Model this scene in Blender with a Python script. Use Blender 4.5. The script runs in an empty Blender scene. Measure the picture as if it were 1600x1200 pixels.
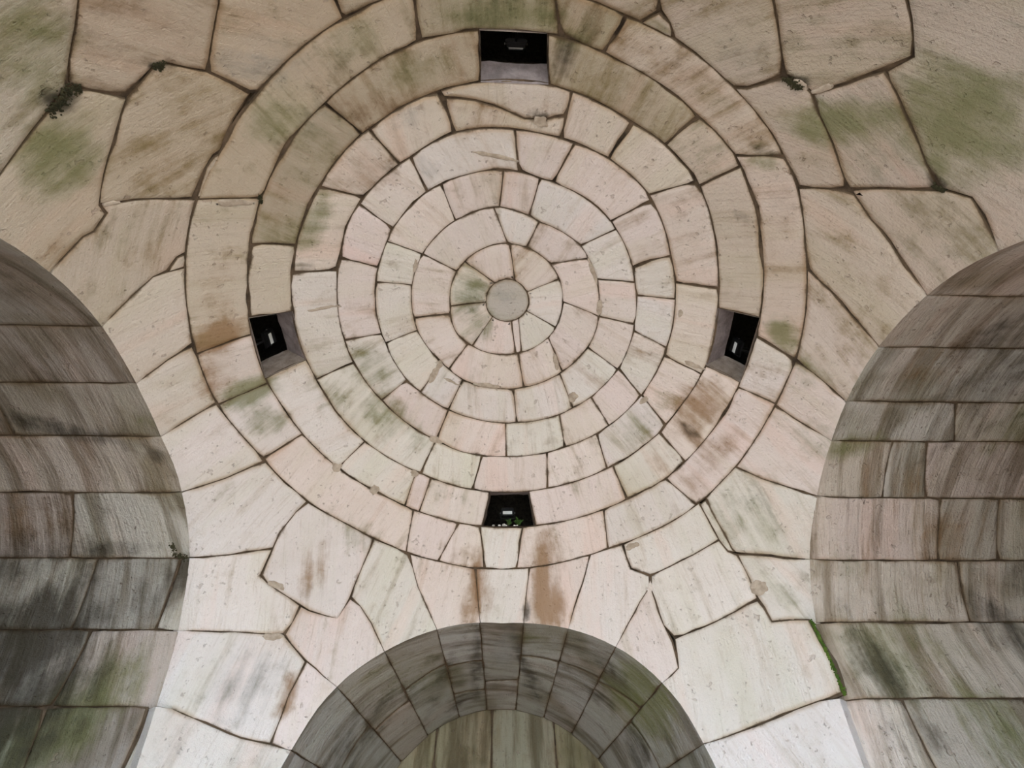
import bpy, bmesh, math, random
import numpy as np
from mathutils import Vector, Matrix, noise
from mathutils.geometry import delaunay_2d_cdt

random.seed(7)
rng = np.random.default_rng(7)
scene = bpy.context.scene
col = scene.collection
RAD = 3.0                      # radius of the vault in metres; origin = centre of the sphere
FLOOR_Z = -3.2

# ------------------------------------------------------------------ camera
cam_d = bpy.data.cameras.new('camera')
cam = bpy.data.objects.new('camera', cam_d)
col.objects.link(cam)
cam_d.sensor_width = 36.0
cam_d.lens = 839.225 / 1600.0 * 36.0
cam_d.clip_start = 0.05
cam_d.clip_end = 300
_ax = Matrix(((0.99980863, -0.01640603, -0.01065563),      # right
              (0.00837079, 0.85108651, -0.52495874),       # down
              (0.01768135, 0.52476909, 0.85106097)))       # forward
_m = Matrix.Identity(4)
for i in range(3):
    _m[i][0] = _ax[0][i]
    _m[i][1] = -_ax[1][i]
    _m[i][2] = -_ax[2][i]
_m.translation = Vector((-0.00617, -0.65203, -0.53074)) * RAD
cam.matrix_world = _m
scene.camera = cam

# ------------------------------------------------------------------ sky, sun, exposure
world = bpy.data.worlds.new('sky')
scene.world = world
world.use_nodes = True
_bg = world.node_tree.nodes['Background']
_bg.inputs[0].default_value = (0.58, 0.79, 1.0, 1)
_bg.inputs[1].default_value = 6.8
sun_d = bpy.data.lights.new('sun', 'SUN')
sun_d.energy = 9.0
sun_d.angle = math.radians(3)
sun_d.color = (1.0, 0.89, 0.78)
sun = bpy.data.objects.new('sun', sun_d)
col.objects.link(sun)
sun.rotation_euler = Vector((0.15, 1.0, -0.66)).to_track_quat('-Z', 'Y').to_euler()
sun.location = (0, -12, 12)
vs = scene.view_settings
vs.view_transform = 'Standard'
vs.look = 'None'
vs.gamma = 1
vs.use_curve_mapping = False
vs.exposure = 1.22

# ------------------------------------------------------------------ materials
class NT:
    def __init__(s, name):
        s.m = bpy.data.materials.new(name)
        s.m.use_nodes = True
        s.t = s.m.node_tree
        s.b = s.t.nodes['Principled BSDF']
    def n(s, typ, **kw):
        nd = s.t.nodes.new(typ)
        for k, v in kw.items():
            setattr(nd, k, v)
        return nd
    def put(s, sock, v):
        if hasattr(v, 'links'):
            s.t.links.new(v, sock)
        else:
            sock.default_value = v
    def attr(s, name):
        return s.n('ShaderNodeAttribute', attribute_name=name)
    def noise(s, vec, scale, detail=4, rough=.55):
        nd = s.n('ShaderNodeTexNoise')
        s.put(nd.inputs['Vector'], vec)
        nd.inputs['Scale'].default_value = scale
        nd.inputs['Detail'].default_value = detail
        nd.inputs['Roughness'].default_value = rough
        return nd.outputs['Fac']
    def math(s, op, a, b=0.0, c=0.0, clamp=False):
        nd = s.n('ShaderNodeMath', operation=op, use_clamp=clamp)
        s.put(nd.inputs[0], a); s.put(nd.inputs[1], b); s.put(nd.inputs[2], c)
        return nd.outputs[0]
    def ramp(s, v, lo, hi, a=0.0, b=1.0):
        nd = s.n('ShaderNodeMapRange', interpolation_type='SMOOTHSTEP')
        s.put(nd.inputs['Value'], v)
        s.put(nd.inputs['From Min'], lo); s.put(nd.inputs['From Max'], hi)
        s.put(nd.inputs['To Min'], a); s.put(nd.inputs['To Max'], b)
        return nd.outputs[0]
    def mix(s, f, a, b, blend='MIX'):
        nd = s.n('ShaderNodeMix', data_type='RGBA', blend_type=blend)
        s.put(nd.inputs[0], f)
        s.put(nd.inputs[6], a); s.put(nd.inputs[7], b)
        return nd.outputs[2]
    def vmul(s, v, k):
        nd = s.n('ShaderNodeVectorMath', operation='MULTIPLY')
        s.put(nd.inputs[0], v); nd.inputs[1].default_value = k
        return nd.outputs[0]

def stone_material(name, streak=1.0, bump=.5):
    k = NT(name)
    pos = k.n('ShaderNodeNewGeometry').outputs['Position']
    tone = k.attr('tone').outputs['Color']
    st = k.attr('stain')
    sep = k.n('ShaderNodeSeparateColor')
    k.put(sep.inputs[0], st.outputs['Color'])
    g, b, d, y = sep.outputs[0], sep.outputs[1], sep.outputs[2], st.outputs['Alpha']
    edge = k.attr('edge').outputs['Fac']
    grain = k.attr('grain').outputs['Vector']
    s1 = k.noise(k.vmul(grain, (1.1, 9.0, 3.0)), 1.0, 6, .6)
    s2 = k.noise(k.vmul(grain, (3.0, 40.0, 9.0)), 1.0, 4, .6)
    big = k.noise(pos, 1.6, 3)
    mid = k.noise(pos, 6.5, 6, .65)
    fine = k.noise(pos, 55.0, 5, .7)
    c = tone
    # bedding streaks of the marble-like limestone
    def mul(f, col3):
        nonlocal c
        c = k.mix(f, c, k.mix(1.0, c, col3 + (1,), 'MULTIPLY'))
    s0 = k.noise(k.vmul(grain, (.6, 3.6, 2.0)), 1.0, 3, .5)
    mul(k.ramp(s0, .50, .68, 0, .85), (.95, .965, .915))          # greenish cream bands
    mul(k.ramp(s0, .46, .30, 0, .75), (1.03, .945, .92))        # pink bands
    mul(k.ramp(s1, .52, .74, 0, .75 * streak), (.83, .785, .72))
    mul(k.ramp(s1, .44, .24, 0, .6 * streak), (1.09, 1.10, 1.12))
    mul(k.ramp(s2, .55, .75, 0, .45 * streak), (.70, .65, .58))
    mul(k.ramp(big, .45, .70, 0, .6), (.92, .905, .87))
    mul(k.ramp(mid, .54, .76, 0, .55), (.84, .79, .73))
    mul(k.ramp(fine, .58, .74, 0, .55), (.62, .56, .50))
    if streak > 1.2:                                            # sooty runs down the arch stones
        s3 = k.noise(k.vmul(grain, (.7, 6.0, 5.0)), 1.0, 5, .6)
        mul(k.ramp(s3, .46, .66, 0, .85), (.42, .38, .31))
        mul(k.ramp(big, .48, .70, 0, .7), (.55, .53, .42))
    # pin-hole pits
    vp = k.n('ShaderNodeTexVoronoi', feature='F1')
    wp = k.n('ShaderNodeVectorMath', operation='MULTIPLY_ADD')
    wq = k.n('ShaderNodeTexNoise'); k.put(wq.inputs['Vector'], pos); wq.inputs['Scale'].default_value = 45
    k.put(wp.inputs[0], wq.outputs['Color']); wp.inputs[1].default_value = (.05, .05, .05); k.put(wp.inputs[2], pos)
    k.put(vp.inputs['Vector'], wp.outputs[0]); vp.inputs['Scale'].default_value = 30
    gp = k.n('ShaderNodeSeparateColor'); k.put(gp.inputs[0], vp.outputs['Color'])
    pit = k.math('MULTIPLY', k.ramp(vp.outputs['Distance'], .34, .18), k.ramp(gp.outputs[1], .70, .95))
    pit = k.math('MULTIPLY', pit, k.ramp(mid, .40, .60))
    c = k.mix(k.math('MULTIPLY', pit, .5), c, (.25, .19, .15, 1))
    # spalled scabs
    vo = k.n('ShaderNodeTexVoronoi', feature='F1')
    wob = k.n('ShaderNodeVectorMath', operation='MULTIPLY_ADD')
    k.put(wob.inputs[0], k.n('ShaderNodeTexNoise').outputs['Color'])
    nz = k.t.nodes[-1]
    wn = [n for n in k.t.nodes if n.bl_idname == 'ShaderNodeTexNoise'][-1]
    k.put(wn.inputs['Vector'], pos); wn.inputs['Scale'].default_value = 18
    wob.inputs[1].default_value = (.13, .13, .13)
    k.put(wob.inputs[2], pos)
    k.put(vo.inputs['Vector'], wob.outputs[0]); vo.inputs['Scale'].default_value = 8.0
    gate = k.n('ShaderNodeSeparateColor'); k.put(gate.inputs[0], vo.outputs['Color'])
    scab = k.math('MULTIPLY', k.ramp(vo.outputs['Distance'], .19, .12), k.ramp(gate.outputs[0], .78, .82))
    c = k.mix(k.math('MULTIPLY', scab, .38), c, (.34, .26, .21, 1))
    def mask(chan, lo, hi, n, amt):
        f = k.math('ADD', k.math('MULTIPLY', chan, 1.25), k.math('MULTIPLY', k.math('SUBTRACT', n, .5), 2.4))
        f = k.ramp(f, lo, hi, 0, amt)
        return k.math('MULTIPLY', f, k.ramp(chan, .02, .22))
    mn = k.math('ADD', k.math('MULTIPLY', mid, .45), k.math('MULTIPLY', s1, .55))
    c = k.mix(mask(y, .2, 1.1, mn, .75), c, (.30, .30, .29, 1))
    c = k.mix(mask(b, .2, 1.1, mn, .80), c, (.27, .145, .055, 1))
    c = k.mix(mask(g, .2, 1.15, mn, .78), c, (.155, .165, .055, 1))
    c = k.mix(mask(d, .25, 1.1, mn, .85), c, (.045, .038, .026, 1))
    # dirt creeping out of the joints
    ed = k.math('ADD', edge, k.math('MULTIPLY', k.math('SUBTRACT', mid, .5), 1.3))
    ed2 = k.math('ADD', edge, k.math('MULTIPLY', k.math('SUBTRACT', big, .5), 1.6))
    c = k.mix(k.ramp(ed2, .30, 1.0, 0, .7), c, k.mix(1.0, c, (.66, .52, .36, 1), 'MULTIPLY'))
    c = k.mix(k.ramp(ed, .62, 1.0, 0, .85), c, (.09, .06, .034, 1))
    k.put(k.b.inputs['Base Color'], c)
    k.b.inputs['Roughness'].default_value = .88
    k.b.inputs['Specular IOR Level'].default_value = .25
    h = k.math('ADD', k.math('MULTIPLY', mid, .8), k.math('MULTIPLY', fine, .45))
    h = k.math('ADD', h, k.math('MULTIPLY', s2, .35 * streak))
    h = k.math('SUBTRACT', h, k.math('ADD', k.math('MULTIPLY', scab, .3), k.math('MULTIPLY', pit, .4)))
    bp = k.n('ShaderNodeBump')
    bp.inputs['Strength'].default_value = bump
    bp.inputs['Distance'].default_value = .03
    k.put(bp.inputs['Height'], h)
    k.put(k.b.inputs['Normal'], bp.outputs[0])
    return k.m

def simple_material(name, c1, c2, scale=8., rough=.9, bump=.4, spec=.3, metal=0.):
    k = NT(name)
    pos = k.n('ShaderNodeNewGeometry').outputs['Position']
    f = k.noise(pos, scale, 5, .65)
    k.put(k.b.inputs['Base Color'], k.mix(k.ramp(f, .3, .7), c1 + (1,), c2 + (1,)))
    k.b.inputs['Roughness'].default_value = rough
    k.b.inputs['Specular IOR Level'].default_value = spec
    k.b.inputs['Metallic'].default_value = metal
    if bump:
        bp = k.n('ShaderNodeBump')
        bp.inputs['Strength'].default_value = bump
        bp.inputs['Distance'].default_value = .02
        k.put(bp.inputs['Height'], f)
        k.put(k.b.inputs['Normal'], bp.outputs[0])
    return k.m

M_STONE = stone_material('limestone', 1.0, .8)
M_VAULT = stone_material('weathered limestone', 1.6, 1.0)
M_MORTAR = simple_material('brown joint mortar', (.022, .015, .009), (.16, .11, .07), 6)
M_SHAFT = simple_material('grey lilac plaster', (.20, .17, .17), (.36, .31, .31), 9, bump=.8)
M_CHAMBER_SHADE = simple_material('dark chamber shade', (.02, .016, .012), (.06, .05, .04), 30, bump=.8)  # near-black lining: the unlit dark of the chambers is put into its colour
M_FLOOR = simple_material('pale paving', (.31, .26, .23), (.40, .345, .305), 3)
M_GROUND = simple_material('dry gravel ground', (.36, .315, .27), (.46, .41, .355), 2)
M_BLACK = simple_material('black lamp metal', (.008, .008, .009), (.014, .014, .015), 20, .45, 0, .5)
M_LENS = simple_material('pale lamp glass', (.78, .80, .78), (.86, .88, .86), 20, .2, 0, .5)
M_CABLE = simple_material('black rubber cable', (.01, .01, .01), (.02, .02, .02), 30, .6, 0)
M_STEEL = simple_material('dull steel', (.35, .35, .34), (.45, .45, .44), 30, .4, 0, .5, .9)
M_MOSS = simple_material('wet moss', (.035, .075, .008), (.10, .16, .02), 30)
M_DARKMOSS = simple_material('dark dry moss', (.018, .018, .008), (.05, .045, .02), 30)
M_LEAF = simple_material('green leaf', (.035, .09, .015), (.07, .15, .03), 12, .5, 0)
M_LEAFY = simple_material('yellow leaf', (.35, .32, .10), (.45, .42, .16), 12, .5, 0)
M_STEM = simple_material('plant stem', (.08, .09, .03), (.12, .12, .05), 20, .7, 0)
M_SPECK = simple_material('white daylight speck', (.62, .60, .56), (.74, .72, .68), 25)  # solid white bits added to stand in for sky glimpsed through the opening
M_PATCH = simple_material('brown lime patch', (.32, .26, .20), (.50, .42, .34), 16)

# ------------------------------------------------------------------ measured joints
# stones of the vault as azimuth,colatitude (degrees, colatitude > 90 runs down the round pier); ",1" marks the arris of an arch
STONES = [
('ring0','0,4.19 15,4.07 30,3.95 45,3.83 60,3.71 75,3.59 90,3.54 105,3.51 120,3.48 135,3.45 150,3.42 165,3.4 180,3.37 195,3.41 210,3.6 225,3.8 240,4 255,4.2 270,4.4 285,4.47 300,4.42 315,4.38 330,4.33 345,4.28'),
('ring1','-177.67,3.36 -173.82,3.36 -169.98,3.36 -166.13,3.39 -162.28,3.44 -158.44,3.49 -154.59,3.54 -150.75,3.59 -146.9,3.64 -143.06,3.69 -139.21,3.75 -135.37,3.8 -131.52,3.85 -127.68,3.9 -123.83,3.95 -119.98,4 -116.14,4.05 -131.76,10.31 -135.64,10.25 -139.52,10.19 -143.4,10.13 -147.28,10.06 -151.15,10 -155.03,9.94 -158.91,9.88 -162.79,9.82 -166.67,9.76 -170.55,9.69 -174.42,9.63 -178.3,9.59 -182.18,9.61'),
('ring1','-116.14,4.05 -112.2,4.1 -108.27,4.15 -104.33,4.21 -100.4,4.26 -96.46,4.31 -92.52,4.36 -88.59,4.41 -84.65,4.46 -80.72,4.48 -76.78,4.47 -72.84,4.46 -68.91,4.45 -86.33,10.94 -90.12,10.95 -93.91,10.91 -97.69,10.85 -101.48,10.79 -105.26,10.73 -109.05,10.67 -112.83,10.61 -116.62,10.55 -120.41,10.49 -124.19,10.43 -127.98,10.37 -131.76,10.31'),
('ring1','-68.91,4.45 -64.92,4.44 -60.92,4.43 -56.93,4.41 -52.94,4.4 -48.95,4.39 -44.96,4.38 -40.96,4.36 -36.97,4.35 -32.98,4.34 -28.99,4.33 -27.82,10.35 -31.72,10.41 -35.63,10.46 -39.53,10.52 -43.43,10.57 -47.33,10.61 -51.23,10.64 -55.13,10.68 -59.03,10.71 -62.93,10.74 -66.83,10.77 -70.73,10.81 -74.63,10.84 -78.53,10.87 -82.43,10.91 -86.33,10.94'),
('ring1','-28.99,4.33 -25.11,4.31 -21.24,4.3 -17.37,4.29 -13.49,4.28 -9.62,4.26 -5.74,4.23 -1.87,4.2 2.01,4.17 5.88,4.14 9.76,4.11 13.63,4.08 17.51,4.05 21.38,4.02 25.4,10.1 21.6,10.1 17.8,10.09 14,10.08 10.2,10.07 6.39,10.06 2.59,10.05 -1.21,10.05 -5.01,10.05 -8.81,10.09 -12.62,10.14 -16.42,10.2 -20.22,10.25 -24.02,10.3 -27.82,10.35'),
('ring1','21.38,4.02 25.02,3.99 28.66,3.96 32.3,3.93 35.94,3.9 39.59,3.87 43.23,3.84 46.87,3.81 50.51,3.78 71.77,9.9 67.91,9.92 64.04,9.94 60.18,9.95 56.31,9.97 52.45,9.99 48.59,10.01 44.72,10.02 40.86,10.04 36.99,10.06 33.13,10.07 29.27,10.09 25.4,10.1'),
('ring1','50.51,3.78 53.89,3.76 57.28,3.73 60.67,3.7 64.05,3.68 67.44,3.65 70.82,3.62 78.6,9.9 75.19,9.89 71.77,9.9'),
('ring1','70.82,3.62 74.75,3.59 78.68,3.56 82.61,3.55 86.54,3.54 90.47,3.54 94.4,3.53 98.32,3.52 102.25,3.51 106.18,3.51 110.11,3.5 114.04,3.49 117.97,3.48 121.89,3.48 125.82,3.47 129.75,3.46 125.83,10.19 121.89,10.17 117.96,10.14 114.02,10.12 110.09,10.09 106.15,10.07 102.22,10.04 98.28,10.02 94.34,9.99 90.41,9.97 86.47,9.94 82.54,9.92 78.6,9.9'),
('ring1','129.75,3.46 133.51,3.46 137.26,3.45 141.02,3.44 144.78,3.43 148.53,3.43 152.29,3.42 156.04,3.41 159.8,3.41 163.55,3.4 167.31,3.39 171.07,3.39 174.82,3.38 178.58,3.37 182.33,3.36 177.82,9.61 173.82,9.7 169.82,9.8 165.82,9.89 161.82,9.99 157.82,10.09 153.82,10.19 149.82,10.28 145.82,10.31 141.83,10.3 137.83,10.27 133.83,10.25 129.83,10.22 125.83,10.19'),
('ring2','-144.04,10.12 -140.07,10.18 -136.11,10.24 -132.15,10.3 -128.19,10.37 -124.23,10.43 -120.26,10.49 -116.3,10.56 -112.34,10.62 -108.38,10.68 -104.42,10.75 -100.45,10.81 -96.49,10.87 -92.53,10.93 -88.57,10.95 -96.51,17.32 -100.24,17.28 -103.98,17.23 -107.71,17.17 -111.44,17.12 -115.18,17.07 -118.91,17.01 -122.65,16.96 -126.38,16.91 -130.11,16.85 -133.85,16.8 -137.58,16.74 -141.31,16.69 -145.05,16.64'),
('ring2','-88.57,10.95 -85.13,10.93 -81.7,10.9 -78.27,10.87 -74.84,10.84 -71.41,10.81 -70.59,15.91 -74.29,16.09 -77.99,16.34 -81.7,16.59 -85.4,16.85 -89.1,17.09 -92.81,17.27 -96.51,17.32'),
('ring2','-71.41,10.81 -67.6,10.78 -63.8,10.75 -59.99,10.72 -56.19,10.68 -52.38,10.65 -48.58,10.62 -44.77,10.58 -33.49,16.43 -37.2,16.48 -40.91,16.5 -44.62,16.45 -48.33,16.36 -52.04,16.27 -55.75,16.17 -59.46,16.08 -63.17,15.99 -66.88,15.9 -70.59,15.91'),
('ring2','-44.77,10.58 -41.1,10.54 -37.42,10.49 -33.74,10.44 -30.06,10.38 -26.38,10.33 -22.71,10.28 -19.03,10.23 -15.35,10.18 -11.67,10.13 -8,10.08 -4.32,10.05 4.57,16.53 0.76,16.46 -3.05,16.39 -6.85,16.34 -10.66,16.33 -14.46,16.34 -18.27,16.36 -22.08,16.38 -25.88,16.39 -29.69,16.41 -33.49,16.43'),
('ring2','-4.32,10.05 -0.41,10.05 3.49,10.06 7.4,10.06 11.31,10.07 15.21,10.08 19.12,10.09 23.03,10.1 26.93,10.1 30.84,10.08 34.74,10.07 38.65,10.05 49.56,16.66 45.81,16.67 42.06,16.69 38.31,16.71 34.56,16.73 30.81,16.74 27.06,16.76 23.31,16.78 19.56,16.78 15.81,16.74 12.06,16.67 8.32,16.6 4.57,16.53'),
('ring2','38.65,10.05 42.33,10.03 46,10.02 49.68,10 53.35,9.98 57.03,9.97 60.71,9.95 64.38,9.93 68.06,9.92 71.73,9.9 75.41,9.89 77.31,16.66 73.34,16.67 69.38,16.67 65.42,16.66 61.45,16.66 57.49,16.66 53.52,16.66 49.56,16.66'),
('ring2','75.41,9.89 79.35,9.9 83.3,9.92 87.24,9.95 91.18,9.97 95.12,10 99.07,10.02 103.01,10.05 106.95,10.07 110.9,10.1 114.84,10.12 118.78,10.15 122.73,10.17 126.67,10.2 130.61,10.22 129.78,16.22 126.03,16.33 122.28,16.43 118.53,16.52 114.79,16.56 111.04,16.57 107.29,16.58 103.54,16.59 99.79,16.6 96.05,16.62 92.3,16.63 88.55,16.64 84.8,16.65 81.05,16.66 77.31,16.66'),
('ring2','130.61,10.22 134.45,10.25 138.3,10.27 142.14,10.3 145.99,10.31 149.83,10.28 153.68,10.19 157.52,10.1 161.36,10 165.21,9.91 169.05,9.81 172.86,16.2 168.94,16.19 165.03,16.18 161.11,16.16 157.19,16.12 153.28,16.09 149.36,16.05 145.44,16.02 141.53,15.99 137.61,16.01 133.7,16.1 129.78,16.22'),
('ring2','169.05,9.81 172.96,9.72 176.87,9.63 180.78,9.58 184.69,9.62 188.6,9.68 192.51,9.74 196.42,9.81 200.33,9.87 204.24,9.93 208.15,9.99 212.06,10.05 215.96,10.12 214.95,16.64 211.13,16.58 207.3,16.53 203.47,16.47 199.65,16.42 195.82,16.36 191.99,16.31 188.17,16.26 184.34,16.22 180.51,16.21 176.69,16.2 172.86,16.2'),
('ring3','-165.58,16.34 -162.2,16.39 -158.82,16.44 -155.43,16.49 -152.05,16.54 -148.67,16.59 -145.29,16.63 -147.31,22.67 -151.08,22.53 -154.85,22.41 -158.61,22.35 -162.38,22.31 -166.15,22.27'),
('ring3','-145.29,16.63 -141.44,16.69 -137.58,16.74 -133.73,16.8 -129.88,16.85 -126.02,16.91 -122.17,16.97 -118.32,17.02 -115.05,23.5 -118.64,23.5 -122.22,23.46 -125.81,23.37 -129.39,23.27 -132.97,23.16 -136.56,23.05 -140.14,22.94 -143.73,22.82 -147.31,22.67'),
('ring3','-118.32,17.02 -114.78,17.07 -111.25,17.12 -107.72,17.17 -104.19,17.22 -100.66,17.27 -97.13,17.32 -93.6,17.3 -91.12,23.38 -95.11,23.44 -99.1,23.46 -103.09,23.47 -107.07,23.48 -111.06,23.49 -115.05,23.5'),
('ring3','-93.6,17.3 -90.31,17.16 -87.03,16.95 -83.75,16.73 -80.46,16.51 -77.18,16.28 -77.09,22.95 -80.6,23.06 -84.1,23.17 -87.61,23.28 -91.12,23.38'),
('ring3','-77.18,16.28 -73.29,16.03 -69.41,15.89 -65.53,15.93 -61.65,16.02 -57.76,16.12 -53.88,16.22 -50,16.32 -46.12,16.41 -42.24,16.49 -40.05,22.87 -43.76,22.92 -47.46,22.92 -51.16,22.91 -54.87,22.89 -58.57,22.87 -62.27,22.85 -65.98,22.83 -69.68,22.81 -73.39,22.85 -77.09,22.95'),
('ring3','-42.24,16.49 -38.47,16.49 -34.7,16.44 -30.93,16.41 -27.16,16.4 -23.39,16.38 -19.62,16.37 -14.9,22.54 -18.5,22.57 -22.09,22.62 -25.68,22.66 -29.27,22.71 -32.87,22.76 -36.46,22.82 -40.05,22.87'),
('ring3','-19.62,16.37 -16.13,16.35 -12.64,16.34 -9.15,16.33 -5.66,16.35 -2.17,16.4 1.32,16.47 4.81,16.53 4.78,22.78 0.84,22.71 -3.09,22.65 -7.03,22.59 -10.97,22.54 -14.9,22.54'),
('ring3','4.81,16.53 8.4,16.6 11.98,16.67 15.57,16.73 19.16,16.77 22.75,16.78 26.33,16.76 27.63,23.45 23.82,23.39 20.01,23.27 16.2,23.14 12.4,23 8.59,22.88 4.78,22.78'),
('ring3','26.33,16.76 29.95,16.75 33.56,16.73 37.18,16.71 40.79,16.7 44.41,16.68 48.02,16.67 51.64,16.66 56.02,23.56 52.47,23.55 48.92,23.55 45.37,23.54 41.82,23.53 38.27,23.51 34.73,23.49 31.18,23.47 27.63,23.45'),
('ring3','51.64,16.66 55.23,16.66 58.81,16.66 62.4,16.66 65.99,16.66 69.57,16.67 73.16,16.67 76.75,16.67 80.33,16.66 83.92,16.65 83.93,23.3 79.94,23.35 75.95,23.4 71.97,23.46 67.98,23.51 63.99,23.55 60,23.57 56.02,23.56'),
('ring3','83.92,16.65 87.74,16.64 91.56,16.63 95.38,16.62 99.2,16.61 103.02,16.6 106.83,16.58 110.65,16.57 114.47,16.56 118.29,16.53 117.82,22.92 114.06,22.96 110.29,23 106.52,23.04 102.76,23.08 98.99,23.12 95.23,23.16 91.46,23.2 87.69,23.25 83.93,23.3'),
('ring3','118.29,16.53 121.91,16.44 125.53,16.34 129.16,16.23 132.78,16.13 136.4,16.03 133.89,22.75 130.68,22.78 127.47,22.82 124.25,22.85 121.04,22.89 117.82,22.92'),
('ring3','136.4,16.03 140.33,15.99 144.26,16.01 148.19,16.04 152.12,16.08 156.05,16.11 159.98,16.15 163.91,16.18 163.94,22.15 160.19,22.22 156.43,22.32 152.67,22.41 148.92,22.51 145.16,22.6 141.41,22.66 137.65,22.71 133.89,22.75'),
('ring3','163.91,16.18 167.72,16.19 171.54,16.2 175.35,16.2 179.16,16.21 182.98,16.21 186.79,16.24 190.61,16.29 194.42,16.34 193.85,22.27 190.11,22.23 186.38,22.22 182.64,22.2 178.9,22.19 175.16,22.17 171.42,22.16 167.68,22.14 163.94,22.15'),
('ring4','-159.54,22.34 -155.88,22.39 -152.23,22.49 -148.58,22.62 -144.92,22.77 -141.27,22.9 -139.49,29.43 -143.28,29.45 -147.07,29.35 -150.86,29.08 -154.65,28.77 -158.44,28.54'),
('ring4','-141.27,22.9 -137.86,23.01 -134.45,23.11 -131.04,23.22 -127.64,23.32 -124.23,23.42 -120.82,23.48 -118.61,29.48 -122.09,29.41 -125.57,29.41 -129.05,29.41 -132.53,29.41 -136.01,29.41 -139.49,29.43'),
('ring4','-120.82,23.48 -116.87,23.5 -112.93,23.49 -108.98,23.48 -105.03,23.47 -101.09,23.46 -97.14,23.45 -93.19,23.42 -89.24,23.33 -85.3,23.21 -87.98,29.79 -91.81,29.9 -95.64,30.04 -99.47,30.17 -103.3,30.25 -107.13,30.15 -110.95,29.91 -114.78,29.67 -118.61,29.48'),
('ring4','-85.3,23.21 -81.97,23.1 -78.65,23 -75.32,22.89 -71.99,22.82 -71.03,29.76 -74.42,29.69 -77.81,29.68 -81.2,29.71 -84.59,29.75 -87.98,29.79'),
('ring4','-71.99,22.82 -68.03,22.81 -64.06,22.84 -60.09,22.86 -56.12,22.88 -52.15,22.9 -48.18,22.92 -44.22,22.92 -42.65,30.06 -46.2,30.18 -49.75,30.18 -53.3,30.15 -56.84,30.11 -60.39,30.06 -63.94,29.97 -67.49,29.87 -71.03,29.76'),
('ring4','-44.22,22.92 -40.58,22.88 -36.95,22.83 -33.32,22.77 -29.68,22.72 -26.05,22.67 -22.42,22.62 -23.74,28.96 -27.52,29.13 -31.3,29.37 -35.09,29.6 -38.87,29.84 -42.65,30.06'),
('ring4','-22.42,22.62 -19.04,22.58 -15.67,22.54 -12.3,22.53 -8.92,22.56 -8.12,28.88 -12.02,28.88 -15.93,28.89 -19.83,28.91 -23.74,28.96'),
('ring4','-8.92,22.56 -5.59,22.61 -2.26,22.66 1.08,22.71 4.41,22.77 7.74,22.85 9.96,29.06 6.34,29.01 2.73,28.98 -0.89,28.94 -4.5,28.9 -8.12,28.88'),
('ring4','7.74,22.85 11.62,22.98 15.51,23.11 19.39,23.25 23.28,23.37 27.16,23.45 30.35,29.55 26.95,29.47 23.55,29.38 20.16,29.3 16.76,29.21 13.36,29.13 9.96,29.06'),
('ring4','27.16,23.45 30.92,23.47 34.67,23.49 38.43,23.51 42.19,23.53 45.94,23.54 47.2,29.79 43.83,29.74 40.46,29.7 37.09,29.65 33.72,29.61 30.35,29.55'),
('ring4','45.94,23.54 49.36,23.55 52.78,23.55 56.2,23.56 59.62,23.57 63.04,23.56 66.13,29.83 62.35,29.84 58.56,29.84 54.77,29.85 50.98,29.83 47.2,29.79'),
('ring4','63.04,23.56 66.78,23.53 70.53,23.48 74.27,23.43 78.02,23.38 81.76,23.33 85.5,23.28 89.25,23.23 89.04,29.79 85.22,29.8 81.4,29.8 77.58,29.81 73.77,29.82 69.95,29.82 66.13,29.83'),
('ring4','89.25,23.23 92.8,23.19 96.36,23.15 99.92,23.11 103.48,23.07 107.04,23.04 110.59,23 114.15,22.96 117.71,22.92 117.31,29.14 113.78,29.34 110.24,29.57 106.71,29.72 103.17,29.77 99.64,29.78 96.1,29.78 92.57,29.78 89.04,29.79'),
('ring4','117.71,22.92 121.29,22.88 124.87,22.85 128.45,22.81 132.04,22.77 135.62,22.73 139.2,22.69 142.78,22.65 143.81,28.48 140.02,28.56 136.24,28.65 132.45,28.74 128.67,28.83 124.88,28.91 121.1,29.01 117.31,29.14'),
('ring4','142.78,22.65 146.49,22.57 150.21,22.48 153.92,22.38 157.64,22.28 161.35,22.19 165.06,22.14 168.78,22.15 171.21,28.39 167.29,28.4 163.38,28.41 159.47,28.42 155.55,28.42 151.64,28.43 147.72,28.44 143.81,28.48'),
('ring4','168.78,22.15 172.74,22.16 176.7,22.18 180.66,22.19 184.62,22.21 188.58,22.23 192.54,22.25 196.5,22.3 200.46,22.34 201.56,28.54 197.76,28.44 193.97,28.4 190.18,28.36 186.38,28.34 182.59,28.34 178.8,28.36 175,28.37 171.21,28.39'),
('ring5','-162.5,28.44 -158.86,28.52 -155.21,28.72 -151.56,29.02 -147.92,29.3 -144.27,29.44 -140.62,29.44 -136.98,29.42 -140.43,35.61 -143.89,35.54 -147.35,35.47 -150.82,35.41 -154.28,35.35 -157.75,35.31 -161.21,35.3 -164.67,35.29'),
('ring5','-136.98,29.42 -133.3,29.41 -129.62,29.41 -125.94,29.41 -122.26,29.41 -122.16,36.14 -125.82,36.03 -129.47,35.92 -133.12,35.81 -136.77,35.7 -140.43,35.61'),
('ring5','-122.26,29.41 -118.62,29.48 -114.99,29.66 -111.35,29.89 -107.72,30.12 -104.08,30.25 -104.42,36.68 -107.97,36.58 -111.52,36.47 -115.06,36.36 -118.61,36.25 -122.16,36.14'),
('ring5','-104.08,30.25 -100.43,30.2 -96.78,30.08 -93.13,29.95 -89.48,29.83 -85.83,29.76 -82.18,29.72 -78.53,29.69 -74.88,29.69 -75.84,33.13 -80.72,31.8 -85.57,31.56 -89.68,32.45 -93.48,33.42 -97.43,34.47 -101.12,35.15 -104.18,35.72'),
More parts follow.
